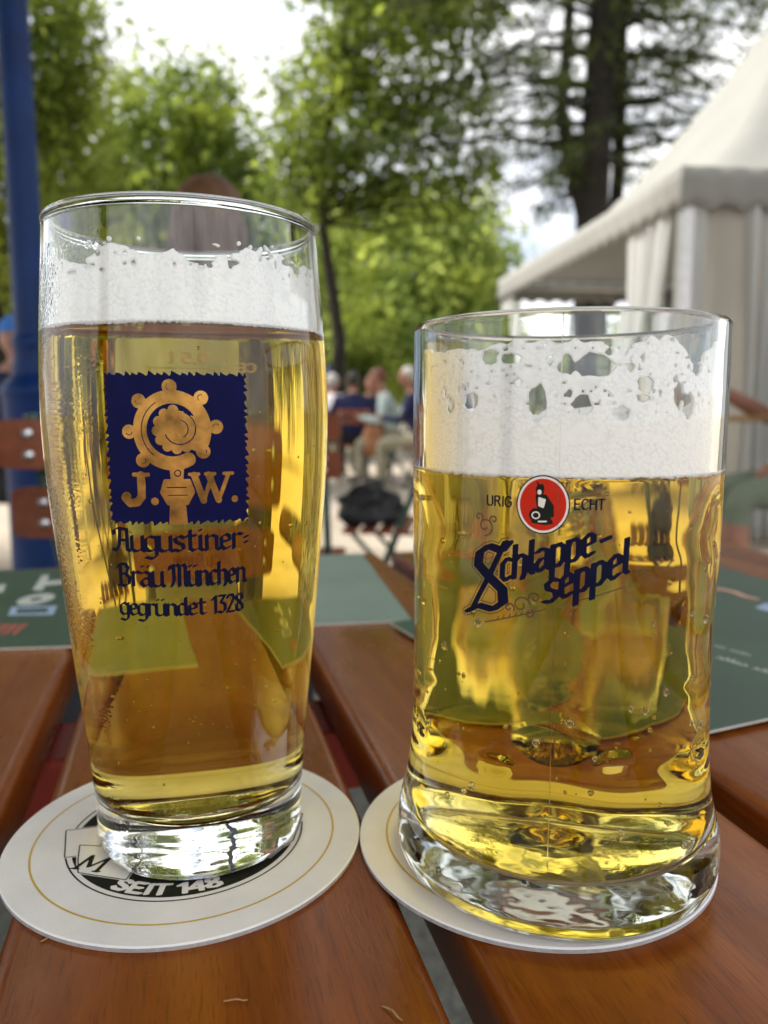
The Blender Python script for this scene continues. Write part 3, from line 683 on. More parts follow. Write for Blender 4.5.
k.D = np.maximum(k.D, (.16 - vnoise(X, Y, 1.0, 16)) * 2.2 * np.clip((Y - 131) / 5, 0, 1) - .06)
r_ = np.random.default_rng(4)
def blob(c, a, b, seed):
    rr = np.random.default_rng(seed); n = 14
    k.poly([(c[0] + a * math.cos(t) * (.75 + .5 * rr.random()), c[1] + b * math.sin(t) * (.75 + .5 * rr.random())) for t in np.linspace(0, 2 * math.pi, n, endpoint=False)], .15, 'sub')
px = lambda x, y: (43.5 * math.asin(max(-1, min(1, (x - 568) / 158))) * .80, 120.4 + (474 - y) * .234)
for x, y, a, b in ((467, 409, 2.1, 2.3), (444, 412, 1.5, 2.2), (438, 399, .7, 1.6), (488, 362, 2.2, 1.6), (483, 362, 1.2, 1.5), (508, 365, 2.5, 1.0), (517, 390, 1.0, .7), (540, 410, 2.2, 4.0), (586, 412, 2.4, 2.2), (597, 374, 4.6, 2.6), (570, 374, 1.9, 1.7), (627, 421, 1.9, 1.5), (650, 393, 2.0, 2.0), (683, 402, 1.4, 3.1), (693, 412, 1.8, 3.0), (634, 375, .8, .8), (612, 360, .8, .8), (551, 368, .6, 1.1), (720, 408, 1.0, 3.4), (418, 410, 1.0, 3), (460, 395, .5, .6), (700, 375, 1.8, 1.5)):
    blob(px(x, y), a, b, int(x))
for i in range(16):
    u = r_.choice([-1, 1]) * r_.uniform(62, 125); blob((u, r_.uniform(133, 146)), r_.uniform(.8, 2.6), r_.uniform(.8, 2.4), i)
k.D = np.maximum(k.D, 117.8 - .6 * vnoise(X, Y, 1.5, 43) - .6 * vnoise(X, Y * 0, .1, 44) - Y)
o = mesh_obj('lacing', *k.mesh(lambda U, W: (lambda r, th: (r * np.sin(th), -r * np.cos(th), W * 1e-3))(np.array([inr2(z) for z in W * 1e-3]) - .00012, U / 43.5 * 1.075)), M['foam'], fm)
md = o.modifiers.new('thickness', 'SOLIDIFY'); md.thickness = .0007; md.offset = -1
fizz(240, inr2, .016, Z2 - .002, g2, .00015, .0008, 9)
mb = MB(); r_ = np.random.default_rng(12)
for i in range(26):
    th = r_.uniform(-1.15, 1.15); z = r_.uniform(.022, .085); q = r_.uniform(.0006, .0013); rr = float(rad2(th, z))
    mb.ball((rr * math.sin(th), -rr * math.cos(th), z), (q * .75, q * .5, q), 10, 8)
o = mb.build('droplets', M['water'], g2); o['kind'] = 'stuff'
# medallion
md_ = Ink(-14, 6, 102, 121, .14); MX, MZ = -4.4, 111.2
md_.ellipse((MX, MZ), 6.35, 7.1)
rim_ = Ink(-14, 6, 102, 121, .14); rim_.ellipse((MX, MZ), 6.35, 7.1); rim_.ellipse((MX, MZ), 6.05, 6.8, 'sub')
wh = Ink(-14, 6, 102, 121, .14); wh.ellipse((MX, MZ), 6.05, 6.8); wh.ellipse((MX, MZ), 5.5, 6.25, 'sub')
fig = Ink(-14, 6, 102, 121, .1)      # small seated man with a cask
fig.ellipse((MX - .75, MZ + 3.2), .95, 1.1); fig.poly([(MX - 1.7, MZ + 3.7), (MX + .3, MZ + 3.7), (MX - .1, MZ + 4.9), (MX - 1.3, MZ + 4.7)], .1); fig.line([(MX - 1, MZ + 4.7), (MX - 1.5, MZ + 5.4)], .18)
fig.poly([(MX - 1.5, MZ + 2.1), (MX + .6, MZ + 2.2), (MX + 2.3, MZ - .2), (MX + 2.4, MZ - 2.6), (MX - .4, MZ - 2.6), (MX - 1.2, MZ - .2)], .3)
fig.poly([(MX - 2.2, MZ - 1.2), (MX + 1.0, MZ - 1.6), (MX + 2.2, MZ - 4.3), (MX + .5, MZ - 4.6), (MX - 2.4, MZ - 4.2)], .3)
fig.ellipse((MX - 1.5, MZ - 2.5), 1.75, 1.6)
lt = Ink(-14, 6, 102, 121, .1); lt.ellipse((MX - .85, MZ + 3.0), .5, .62); lt.poly([(MX - .9, MZ + 1.6), (MX + .5, MZ + 1.2), (MX + .1, MZ - .6), (MX - .9, MZ - .2)], .2); lt.ellipse((MX - 1.6, MZ - 2.6), 1.05, .95); lt.ellipse((MX - 1.6, MZ - 2.6), .7, .62, 'sub'); lt.line([(MX - .9, MZ - 4.1), (MX + .9, MZ - 4.0)], .2)
fig.D = np.maximum(fig.D, -lt.D)
red = Ink(-14, 6, 102, 121, .1); red.ellipse((MX, MZ), 5.5, 6.25); red.D = np.maximum(red.D, -np.minimum(fig.D, lt.D))
mo = mesh_obj('medallion_print', *red.mesh(on_glass(rad2, .00006)), M['red_print'], g2)
mesh_obj('medallion_rim', *wh.mesh(on_glass(rad2, .00006)), M['white_print'], mo)
mesh_obj('medallion_outline', *rim_.mesh(on_glass(rad2, .00006)), M['ink'], mo)
mesh_obj('seated_figure', *fig.mesh(on_glass(rad2, .00006)), M['ink'], mo)
mesh_obj('figure_highlight', *lt.mesh(on_glass(rad2, .00006)), M['white_print'], mo)
tx = Ink(-27, 21, 76, 120, .14)
write(tx, 'URIG', -18.6, -11.6, 110.3, 1.75, (.10, .05), .12); write(tx, 'ECHT', 2.9, 10.2, 110.3, 1.75, (.10, .05), .12)
sl = .36
def fn1(x, y): return (x + .03 * y, 91.2 + (x + 15.2) * sl + y)
write(tx, 'chlappe', -14.4, 8.4, 0, 5.5, (.46, .16), .27, fn1); tx.line([fn1(9.4, 2.7), fn1(11.6, 2.9)], .5)
def fn2(x, y): return (x + .03 * y, 86.8 + (x + 3.5) * .42 + y)
write(tx, 'seppel', -3.4, 16.8, 0, 5.7, (.48, .17), .28, fn2)
tx.nib([(-12.6, 101.4), (-14.2, 99.3), (-17.8, 100.2), (-20.4, 98.2), (-20.8, 95.2), (-17.4, 92.2), (-13.9, 89.6), (-13.5, 86.4), (-16.2, 84.2), (-20.4, 84.6), (-23.6, 82.6)], (.95, .35), .42)
tx.nib([(-13.4, 101.6), (-17.6, 92.6), (-22.4, 83.2)], (.55, .2), .3)
cnt = Ink(-27, 21, 76, 120, .14); cnt.D = np.abs(tx.D - .55) - .11; cnt.D = np.where(cnt.X > -11.8 - (cnt.Y - 90) * .05, 9, cnt.D); cnt.D = np.where((cnt.Y > 103.5), 9, cnt.D)
mesh_obj('lettering', *tx.mesh(on_glass(rad2, .00007)), M['navy_print'], g2)
mesh_obj('lettering_outline', *cnt.mesh(on_glass(rad2, .00007)), M['brown_print'], g2)
fl = Ink(-27, 21, 76, 120, .14)
def curl(c, r, a0, a1, w=.19, sh=.75):
    n = 26; fl.line([(c[0] + r * (1 - sh * i / n) * math.cos(R(a0 + (a1 - a0) * i / n)), c[1] + r * (1 - sh * i / n) * math.sin(R(a0 + (a1 - a0) * i / n))) for i in range(n + 1)], w)
curl((-19, 105), 2.4, -90, 330); curl((-20.8, 107.2), 1.3, -60, 300); curl((-16.6, 106.8), 1.1, 200, -160); curl((-9, 86.2), 2.2, 10, 400); curl((-5.8, 88.2), 1.5, 190, -170); curl((-12, 85.2), 1.4, -30, 330); curl((-7, 84.2), 1.2, 60, -300)
fl.line([(-18.4, 80.6), (-8, 84.0), (-3, 85.6)], .16); fl.line([(4, 88.0), (15, 91.4)], .14)
for i in range(9): fl.circle((-22.4 + .25 * math.sin(i), 103.2 + i * .62), .17)
for i in range(7): fl.line([(-15 + i * 1.5, 81.9 + i * .49), (-14.6 + i * 1.5, 82.7 + i * .49)], .11)
mesh_obj('scroll_print', *fl.mesh(on_glass(rad2, .00006)), M['brown_print'], g2)

# ------------------------------------------------------------------ menu cards
def card(loc, corners, z0, label, t=.0013, mat='menu'):
    """flat folded card: corners (x,y) counter-clockwise on the table"""
    c = np.mean(corners, 0); e = empty('menu_card', (c[0], c[1], TZ + z0)); tag(e, label, 'menu card', 'green menu cards lying on the table')
    n = len(corners); P = [(x - c[0], y - c[1]) for x, y in corners]
    V = [(x, y, .0002) for x, y in P] + [(x, y, t) for x, y in P]
    F = [tuple(range(n))[::-1], tuple(range(n, 2 * n))] + [(i, (i + 1) % n, (i + 1) % n + n, i + n) for i in range(n)]
    mesh_obj('card', V, F, [M[mat], M['menu_edge']], e, False, [0, 0] + [1] * n)
    return e, c, t
def card_print(e, c, t, name, mat, fn, bb, res=.5):
    k = Ink(*bb, res); fn(k)
    mesh_obj(name, *k.mesh(lambda U, W: (U * 1e-3 - c[0], W * 1e-3 - c[1], np.zeros_like(U) + t + .0002)), mat, e, False)
def rect(p, d, a, b):
    d = Vector(d).normalized(); q = Vector((-d.y, d.x)); p = Vector(p)
    return [tuple(p), tuple(p + d * a), tuple(p + d * a + q * b), tuple(p + q * b)]
e, c, t = card(None, rect((-.377, .4155), (.0386, .0042), .205, .228), 0, 'dark green menu card left of the tall glass, small pale stickers printed on it')
from_px = lambda *p: p
card_print(e, c, t, 'pale_letters', M['menu_pale'], lambda k: k.poly([(-262, 576), (-277, 628), (-272, 630), (-264, 606), (-252, 612), (-248, 597), (-259, 592), (-254, 574)], 0), (-290, -240, 565, 640), .8)
card_print(e, c, t, 'small_print', M['menu_pale'], lambda k: k.poly([(-296, 588), (-292, 598), (-281, 570), (-287, 566)], 0), (-305, -270, 555, 605), .8)
card_print(e, c, t, 'round_badge', M['menu_pale'], lambda k: (k.ellipse((-247, 548), 11.5, 17), k.ellipse((-247, 548), 4, 5, 'sub')), (-265, -230, 525, 570))
card_print(e, c, t, 'blue_badge', M['menu_blue'], lambda k: (k.poly([(-246, 503), (-254, 526), (-224, 529), (-217, 505)], 0), k.poly([(-243, 509), (-248, 520), (-228, 523), (-223, 511)], 0, 'sub')), (-262, -208, 495, 535))
card_print(e, c, t, 'red_badge', M['menu_red'], lambda k: [k.poly([(-240 + 5.5 * i, 458 + 3 * (i % 2)), (-237 + 5.5 * i, 458), (-240 + 5.5 * i, 484), (-244 + 5.5 * i, 482)], 0) for i in range(4)], (-255, -208, 445, 492))
d_ = Vector((.018 + .0205, .4928 - .7256)).normalized()
pr = Vector((.018, .4928)); ql = Vector((d_.y, -d_.x))
e, c, t = card(None, [tuple(pr), tuple(pr - d_ * .236), tuple(pr - d_ * .236 + ql * .135), tuple(pr + ql * .135)], 0, 'green menu card paled by painted sky sheen, in the gap between both glasses', mat='menu_sky_sheen')
dl = Vector((.915, .403)); nl = Vector((.403, -.915)); p0 = Vector((.0038, .4812))
e, c, t = card(None, [tuple(p0 + nl * .2067), tuple(p0 + nl * .2067 + dl * .297), tuple(p0 + dl * .297), tuple(p0)], .0018, 'dark green menu card poking out behind the mug on both sides, pale lower edge')
d1, d2 = Vector((.55, -.835)), Vector((.835, .55))
def words(o, n, h, w_, seed, gap):
    def f(k):
        q = np.random.default_rng(seed); x = 0
        for i in range(n):
            if i in gap: x += w_ * .9
            p = Vector(o) + d1 * x; hh = h * q.choice([.65, .7, 1.0, 1.0]); lw = w_ * q.uniform(.5, .85)
            k.line([tuple(p), tuple(p + d2 * hh + d1 * .8)], h * .10)
            k.line([tuple(p + d2 * hh * q.choice([.5, .95])), tuple(p + d1 * lw * .7 + d2 * hh * q.uniform(.3, 1))], h * .07)
            k.line([tuple(p + d1 * lw), tuple(p + d1 * lw + d2 * hh * .65)], h * .08); x += w_
    return f
card_print(e, c, t, 'pale_letters', M['menu_pale'], words((168, 424), 13, 5.2, 3.6, 3, (4, 9)), (150, 240, 350, 445), .3)
card_print(e, c, t, 'small_print', M['menu_pale'], words((178, 442), 12, 3.2, 2.6, 5, (3, 7)), (160, 240, 380, 460), .25)
card_print(e, c, t, 'salmon_stroke', M['menu_orange'], lambda k: k.line([(238, 578), (249, 571), (255, 563), (256, 550), (261, 541)], 4, w2=2.5), (220, 280, 520, 590))
card_print(e, c, t, 'blue_badge', M['menu_blue'], lambda k: k.poly([(250, 517), (262, 528), (275, 520), (268, 505), (255, 503)], 1), (235, 290, 490, 540))
a0 = Vector((.2813, .697)); dd = Vector((.24, -.97)).normalized(); qq = Vector((-.97, -.24)).normalized()
e, c, t = card(None, [tuple(a0), tuple(a0 + qq * .205), tuple(a0 + qq * .205 + dd * .285), tuple(a0 + dd * .285)], 0, 'green menu card under another card behind the mug, salmon and blue prints', .0014)

# ------------------------------------------------------------------ folding chairs
def make_chair():
    e = empty('folding_chair')
    tag(e, 'x', 'chair')
    def slat(name, c, s, bolts):
        bm = bmesh.new(); box_bm(bm, (0, 0, 0), s, .007, 2)
        bmesh.ops.translate(bm, vec=c, verts=bm.verts)
        o = bm_obj(name, bm, M['chair_wood'], e, True)
        mb = MB()
        for b in bolts: mb.tube([(b[0], b[1] + .001, b[2]), (b[0], b[1] - .004, b[2]), (b[0], b[1] - .0055, b[2])], [.0095, .0085, .004], 12)
        if bolts: mb.build('bolts', M['steel'], o)
    def back(z, h):
        y = .18 - .345 * z / .895 - .020
        # rounded board: superellipse outline extruded
        n = 72; pts = []
        for i in range(n):
            a = 2 * math.pi * i / n; ca, sa = math.cos(a), math.sin(a)
            pts.append((.21 * math.copysign(abs(ca) ** .14, ca), h / 2 * math.copysign(abs(sa) ** .2, sa)))
        V = [(x, y - .009, z + q) for x, q in pts] + [(x, y + .009, z + q) for x, q in pts]
        F = [tuple(range(n)), tuple(range(n, 2 * n))[::-1]] + [(i, i + n, (i + 1) % n + n, (i + 1) % n) for i in range(n)]
        bm = bmesh.new(); vs = [bm.verts.new(v) for v in V]
        for f in F: bm.faces.new([vs[i] for i in f])
        bmesh.ops.recalc_face_normals(bm, faces=bm.faces)
        o = bm_obj('back_slat', bm, M['chair_wood'], e)
        for x in (-.162, .162):
            for q in (-.0155, .0155):
                mb = MB(); mb.tube([(x, y - .006, z + q), (x, y - .0125, z + q), (x, y - .0145, z + q)], [.0088, .0078, .004], 12); mb.build('bolt', M['steel'], o)
    back(.855, .071); back(.752, .077)
    for i in range(6):
        slat('seat_slat', (0, -.15 + i * .066, .455 + .0), (.41, .052, .018), [])
    for s in (-1, 1):
        mb = MB(); mb.box((0, 0, 0), (.02, .02, .02)); mb = MB()
        mb.tube([(s * .162, .18, 0), (s * .162, -.165, .895)], .011, 8); mb.build('leg', M['green_metal'], e)
        mb = MB(); mb.tube([(s * .178, -.24, 0), (s * .178, .17, .445), (s * .178, -.17, .445)], .011, 8); mb.build('leg', M['green_metal'], e)
    mb = MB(); mb.tube([(-.162, .2, .05), (.162, .2, .05)], .008, 8); mb.build('stretcher', M['green_metal'], e)
    return e
chair0 = make_chair()
CH = 'folding beer garden chairs'
def put_chair(loc, rz, label, first=[True]):
    o = chair0 if first[0] else copy_tree(chair0); first[0] = False
    o.location = (loc[0], loc[1], 0); o.rotation_euler = (0, 0, rz); o['label'] = label; o['group'] = CH
    return o
put_chair((-.342, 1.30), 0, 'folding wooden chair whose two bolted back slats show beside the blue post')
put_chair((-.327, 2.30), 0, 'folding wooden chair just visible past the right edge of the tall glass')
put_chair((.07, 3.05), R(84), 'folding wooden chair with a black bag on its seat')
put_chair((-.37, 9.6), R(4), 'distant folding chair holding the navy-clad sitter, beyond the gravel')
put_chair((.16, 9.35), R(86), 'distant folding chair under the person in pale mint shirt')
put_chair((.42, 9.0), R(80), 'distant folding chair under the grey-haired sitter in navy')
put_chair((-.70, 10.3), R(-20), 'distant folding chair under the sitter in white shirt')

# ------------------------------------------------------------------ people
def person(label, loc, rz, top, leg, hair=None, head_z=1.2, lean=.06, hands=((.20, .42, .80), (-.20, .42, .80)), sc=1.0, shoes='shoe', bare_leg=False, cap=None, bald=False, turn=0, fingers=False, tuck=False, skin='skin'):
    e = empty('person', (loc[0], loc[1], loc[2] if len(loc) > 2 else 0), rz); e.scale = sc if isinstance(sc, tuple) else (sc,) * 3
    tag(e, label, 'person', None)
    P = []; E_ = []; Rr = []; Z = []      # joints, edges, radii, zone of the edge
    def j(p, r): P.append(p); Rr.append(r); return len(P) - 1
    def ed(a, b, z): E_.append((a, b)); Z.append(z)
    pel = j((0, 0, .55), (.16, .125)); bel = j((0, lean * .35, .72), (.145, .115)); che = j((0, lean * .8, .93), (.165, .12)); nb = j((0, lean * 1.05, 1.07), (.07, .065)); nk = j((0, lean * 1.2 + .01, 1.135), (.056, .056))
    ed(pel, bel, 0); ed(bel, che, 0); ed(che, nb, 0); ed(nb, nk, 2)
    for s, h in zip((1, -1), hands):
        sh = (s * (.16 if tuck else .185), lean, 1.02); d = Vector(h) - Vector(sh); l1, l2 = .29, .26
        dist = min(d.length, l1 + l2 - .005); u = d.normalized(); a = (l1 * l1 - l2 * l2 + dist * dist) / (2 * dist); hgt = math.sqrt(max(l1 * l1 - a * a, 0))
        pole = Vector((s * (.05 if tuck else .5), -.4, -1)); pole = (pole - u * pole.dot(u)).normalized()
        el = Vector(sh) + u * a + pole * hgt; wr = Vector(sh) + u * dist
        si = j(sh, .068); ei = j(tuple(el), .046); wi = j(tuple(wr), .03); hi = j(tuple(wr + (wr - el).normalized() * .075), (.022, .034))
        ed(che, si, 0); ed(si, ei, 0); ed(ei, wi, 3); ed(wi, hi, 2)
    for s in (1, -1):
        hp = j((s * .10, .04, .53), .095); kn = j((s * .13, .45, .515), .064); an = j((s * .13, .43, .10), .04); to = j((s * .14, .57, .045), .034)
        ed(pel, hp, 1); bk = j((s * .13, .45, .40), .055); ed(hp, kn, 1); ed(kn, bk, 1); ed(bk, an, 4); ed(an, to, 5)
    me = bpy.data.meshes.new('body'); me.from_pydata(P, E_, [])
    o = bpy.data.objects.new('body', me); COL.objects.link(o)
    o.modifiers.new('sk', 'SKIN'); sv = me.skin_vertices[0].data
    for i, r in enumerate(Rr): sv[i].radius = r if isinstance(r, tuple) else (r, r); sv[i].use_root = (i == 0)
    sd = o.modifiers.new('sub', 'SUBSURF'); sd.levels = 2; sd.render_levels = 2
    dg = bpy.context.evaluated_depsgraph_get(); dg.update(); ev = o.evaluated_get(dg); m2 = ev.to_mesh()
    V = [tuple(v.co) for v in m2.vertices]; F = [tuple(p.vertices) for p in m2.polygons]; ev.to_mesh_clear(); bpy.data.objects.remove(o)
    A = np.array([P[a] for a, b in E_]); B = np.array([P[b] for a, b in E_]); Va = np.array(V)
    zone = []
    for f in F:
        c = Va[list(f)].mean(0); ab = B - A; t = np.clip(((c - A) * ab).sum(1) / (ab * ab).sum(1), 0, 1)
        zone.append(Z[int(np.argmin(np.linalg.norm(A + ab * t[:, None] - c, axis=1)))])
    mats = [M[top], M[leg], M[skin], M[top] if not fingers else M[skin], M[skin] if bare_leg else M[leg], M[shoes]]
    mb = MB(); mb.V = V; mb.F = F; mb.M = zone
    # head with nose, ears, brow, mouth; joined to the neck
    hc = Vector((0, lean * 1.3 + .03, head_z + .03)); rt = Matrix.Rotation(turn, 3, 'Z')
    hb = MB(); hb.ball((0, 0, 0), (.074, .094, .112), 20, 14)
    hv = []
    for v in hb.V:
        x, y, z = v
        if z > -.02: nx, nz = x / .074, z / .112; k_ = (abs(nx) ** 2.25 + abs(nz) ** 2.25 + abs(y / .094) ** 2.25 + 1e-9) ** (-1 / 2.25); x *= k_ * 1.04; y *= k_; z *= k_
        if z < 0 and y > 0: x *= 1 + z * 2.2; y *= 1 - z * .4          # jaw narrows
        if y < -.02 and z < -.03: y *= .86
        if y > .07 and -.01 < z < .03: y -= .006                        # eye hollows
        hv.append((x, y, z))
    hb.V = hv
    hb.tube([(0, .088, .02), (0, .103, -.012), (0, .110, -.028), (0, .09, -.034)], [.008, .012, .014, .008], 8)
    for s in (1, -1):
        hb.ball((s * .078, -.008, -.005), (.010, .020, .031), 8, 6); hb.ball((s * .03, .083, .012), (.012, .008, .008), 8, 6)
        hb.tube([(s * .012, .091, .030), (s * .045, .083, .033)], .006, 6)
    hb.tube([(-.024, .086, -.062), (0, .093, -.060), (.024, .086, -.062)], [.004, .006, .004], 6)
    hb.tube([(0, -.01, -.05), (0, -.02, -.16)], [.050, .047], 12)
    mb.add([tuple(hc + rt @ Vector(v)) for v in hb.V], hb.F, 2)
    if fingers:
        for ii, (a, b) in enumerate(E_):
            if Z[ii] == 2 and b != nk:
                w0, h0 = Vector(P[a]), Vector(P[b]); dr = (h0 - w0).normalized(); sd_ = dr.cross(Vector((0, 0, 1))).normalized()
                for q, ln in zip((-1.5, -.5, .5, 1.5), (.06, .075, .07, .055)):
                    b0 = h0 + sd_ * q * .017 - dr * .01
                    mb.tube([b0, b0 + dr * ln * .55 + Vector((0, 0, .006)), b0 + dr * ln * .9 - Vector((0, 0, .012)), b0 + dr * ln - Vector((0, 0, .024))], [.010, .009, .008, .006], 8, 2)
                b0 = w0 + dr * .02 + sd_ * .022
                mb.tube([b0, b0 + sd_ * .022 + dr * .025, b0 + sd_ * .024 + dr * .055], [.012, .010, .008], 8, 2)
    mb.build('body', mats, e)
    if hair:
        hb = MB(); hb.ball((0, -.012, .018), (.083, .10, .108), 18, 12)
        keep = [f for f in hb.F if np.mean([hb.V[i][2] for i in f]) - .9 * np.mean([hb.V[i][1] for i in f]) > -.0]
        V = [tuple(hc + rt @ Vector((v[0] * (1 + .04 * math.sin(v[2] * 300)), v[1], v[2]))) for v in hb.V]
        h = mesh_obj('hair', V, keep, M[hair], e); md = h.modifiers.new('t', 'SOLIDIFY'); md.thickness = .012
    if cap:
        hb = MB(); hb.ball((0, -.004, .035), (.084, .102, .09), 18, 12); keep = [f for f in hb.F if np.mean([hb.V[i][2] for i in f]) > .03]
        hb.F = keep; hb.M = [0] * len(keep); hb.tube([(0, .07, .045), (0, .16, .030)], [.06, .05], 10)
        mesh_obj('cap', [tuple(hc + rt @ Vector((v[0], v[1], v[2] if i < 200 else .04 + (v[2] - .04) * .12))) for i, v in enumerate(hb.V)], hb.F, M[cap], e)
    return e
person('bald person seen from behind through the tall glass, light blue shirt', (-.325, 1.36), 0, 'shirt_blue', 'trouser_dark', None, 1.212, .12, ((.10, .40, .80), (-.10, .40, .80)), (.95, .95, .985), tuck=True, skin='skin_tan')
person('person in grey and white patterned top at the table, elbow just in frame', (-.85, .95), R(-70), 'shirt_pattern', 'trouser_dark', 'hair_dark', hands=((.22, .24, .79), (-.20, .24, .79)))
person('person in blue cap and dark navy jacket behind the post', (-1.86, 3.9), R(-100), 'shirt_navy', 'trouser_dark', None, cap='cap_blue')
person('person in pale mint shirt and khaki trousers leaning forward, auburn hair', (.16, 9.35), R(86), 'shirt_mint', 'trouser_khaki', 'hair_red', 1.22, .16)
person('grey-haired person in navy at the edge of the far group', (.42, 9.0), R(80), 'shirt_navy', 'trouser_khaki', 'hair_grey', 1.22, .1)
person('dark-haired person in navy with back turned, far across the gravel', (-.37, 9.6), R(4), 'shirt_navy', 'trouser_dark', 'hair_dark', 1.2, .08)
person('person in white shirt, leftmost of the far group', (-.70, 10.3), R(-20), 'shirt_white', 'trouser_khaki', 'hair_grey', 1.2, .05)
person('person in blue facing forward, between the navy and mint clad sitters', (-.16, 10.9), R(175), 'shirt_navy', 'trouser_dark', 'hair_dark', 1.2, .05)
for x, y, rz, tp_, hr, lab in ((-.62, 13.4, 60, 'shirt_navy', 'hair_dark', 'small far person in navy past the white-shirted sitter'), (-.05, 14.2, 170, 'shirt_grey', 'hair_grey', 'small far person in grey behind the mint-clad sitter'), (.5, 13.6, -120, 'shirt_white', 'hair_red', 'small far person in white partly hidden by the mug')):
    person(lab, (x, y), R(rz), tp_, 'trouser_dark', hr, 1.2, .06)
person('person in grey shirt and green shorts resting a bare forearm at frame edge', (1.93, 3.3), R(86), 'shirt_grey', 'trouser_green', 'hair_dark', 1.2, .05, ((.30, .36, .90), (-.26, .30, .66)), 1.08, bare_leg=True, fingers=True)

# ------------------------------------------------------------------ other tables, bags
def garden_table(name, loc, rz, L_, W_, H_, mat, label):
    e = empty(name, loc, rz); tag(e, label, 'table')
    n = 5; wd = W_ / n
    for i in range(n):
        bm = bmesh.new(); box_bm(bm, (-W_ / 2 + wd * (i + .5), 0, H_ - .0125), (wd - .012, L_, .025), .004, 2); bm_obj('slat', bm, mat, e)
    for y in (-.35, .35):
        bm = bmesh.new(); box_bm(bm, (0, y * L_, H_ - .04), (W_ - .02, .05, .03), .003, 1); bm_obj('batten', bm, mat, e)
        for a, b in ((-.4, .4), (.4, -.4)):
            mb = MB(); mb.tube([(a * W_, y * L_, H_ - .055), (b * W_, y * L_ + .02 * (a > 0), 0)], .014, 8); mb.build('leg', M['green_metal'], e)
    return e
garden_table('garden_table', (1.75, 3.86, 0), R(90), 1.2, .62, .87, M['orange_wood'], 'pale pine table under the resting forearm, right edge')
garden_table('garden_table', (-.35, 10.25, 0), R(90), 1.3, .6, .75, M['chair_wood'], 'far wooden table ringed by sitters beyond the gravel')
def blob_mesh(name, c, r, mat, seed, amp, parent=None, sub=24):
    mb = MB(); mb.ball((0, 0, 0), 1, sub, sub // 2 + 2); V = []
    for v in mb.V:
        q = Vector(v); k = 1 + amp * mnoise.noise(q * 1.7 + Vector((seed, 0, 0))) + amp * .5 * mnoise.noise(q * 4.1 + Vector((0, seed, 0)))
        sgn = lambda t, p: math.copysign(abs(t) ** p, t)
        V.append((c[0] + sgn(q.x, .7) * r[0] * k, c[1] + sgn(q.y, .7) * r[1] * k, c[2] + sgn(q.z, .7) * r[2] * k))
    return mesh_obj(name, V, mb.F, mat, parent)
bag_ = empty('black_bag', (-.055, 3.0, .465)); tag(bag_, 'slouching black bag lying on a chair seat', 'bag')
blob_mesh('bag_body', (0, 0, .062), (.135, .10, .060), M['black_bag'], 3, .3, bag_); blob_mesh('flap', (.0, -.02, .105), (.075, .07, .042), M['black_bag'], 8, .5, bag_)
mb = MB(); mb.tube([(-.11, -.06, .09), (-.05, -.09, .15), (.02, -.07, .165), (.09, -.05, .10), (.135, -.03, .06)], .009, 8); mb.build('strap', M['black_bag'], bag_)
tb = empty('tan_bag', (-.12, 9.25, .36)); tag(tb, 'tan leather bag hanging beside the person in mint shirt', 'bag')
blob_mesh('bag_body', (0, 0, .17), (.13, .07, .17), M['tan_bag'], 5, .15, tb); mb = MB(); mb.tube([(-.09, 0, .30), (-.05, 0, .46), (.05, 0, .46), (.09, 0, .30)], .012, 8); mb.build('strap', M['tan_bag'], tb)

# ------------------------------------------------------------------ blue cast-iron post
post = empty('blue_lamp_post', (-1.335, 3.05, 0)); tag(post, 'dark blue cast iron post with moulded collar behind the chair', 'lamp post')
def part_lathe(name, prof, m, par, n=40):
    V, F = lathe(prof, n); return mesh_obj(name, V, F, m, par)
part_lathe('base', [(0, 0), (.15, 0), (.15, .12), (.125, .15), (.115, .2), (.112, .93), (.118, .955), (.122, .97), (.112, .99), (.085, 1.02)], M['blue_metal'], post)
part_lathe('collar', [(.070, 1.015), (.078, 1.03), (.074, 1.06), (.066, 1.10), (.069, 1.135), (.074, 1.15), (.069, 1.168), (.060, 1.18)], M['blue_metal'], post)
part_lathe('shaft', [(.062, 1.0), (.060, 1.17), (.0585, 1.25), (.054, 2.4), (.050, 3.4), (0, 3.42)], M['blue_metal'], post)
mb = MB(); mb.tube([(0, 0, 3.35), (0, 0, 3.55)], .03, 12); mb.build('neck', M['blue_metal'], post)
part_lathe('lantern', [(0, 3.5), (.08, 3.52), (.16, 3.85), (.19, 3.87), (.03, 4.05), (0, 4.08)], M['blue_metal'], post, 6)
p2 = empty('blue_lamp_post', (-.93, 13.5, 0)); tag(p2, 'far blue lamp post by the thin tree trunk', 'lamp post')
part_lathe('shaft', [(.12, 0), (.12, .5), (.08, .6), (.06, 1.6), (0, 1.61)], M['blue_metal'], p2, 16)
part_lathe('collar', [(.061, 1.3), (.14, 1.35), (.14, 1.5), (.061, 1.55)], M['blue_metal'], p2, 16)

# ------------------------------------------------------------------ pagoda tent
C0 = Vector((1.85, 5.1)); sv = Vector((-.113, .9936)); rv = Vector((.9936, .113)); SZ = 4.38
EZ = TZ + CAM_H + (407 - 180) / 790 * 5.1; AZ = 4.85
tent = empty('pagoda_tent', (0, 0, 0)); tag(tent, 'white pagoda tent with peaked roof, scalloped valance and gathered curtains', 'tent')
tp = lambda a, b: C0 + rv * a + sv * b
n = 40; V = []; F = []
for i in range(n + 1):
    for j2 in range(n + 1):
        a, b = i / n, j2 / n; rho = max(abs(2 * a - 1), abs(2 * b - 1)); q = tp(a * SZ, b * SZ)
        z = EZ + (AZ - EZ) * (1 - rho) ** 1.62
        z -= .05 * (1 - rho) * rho * 4 * (.5 + .5 * math.cos(2 * math.pi * (a if abs(2 * b - 1) > abs(2 * a - 1) else b) * 2)) * .6
        V.append((q.x, q.y, z))
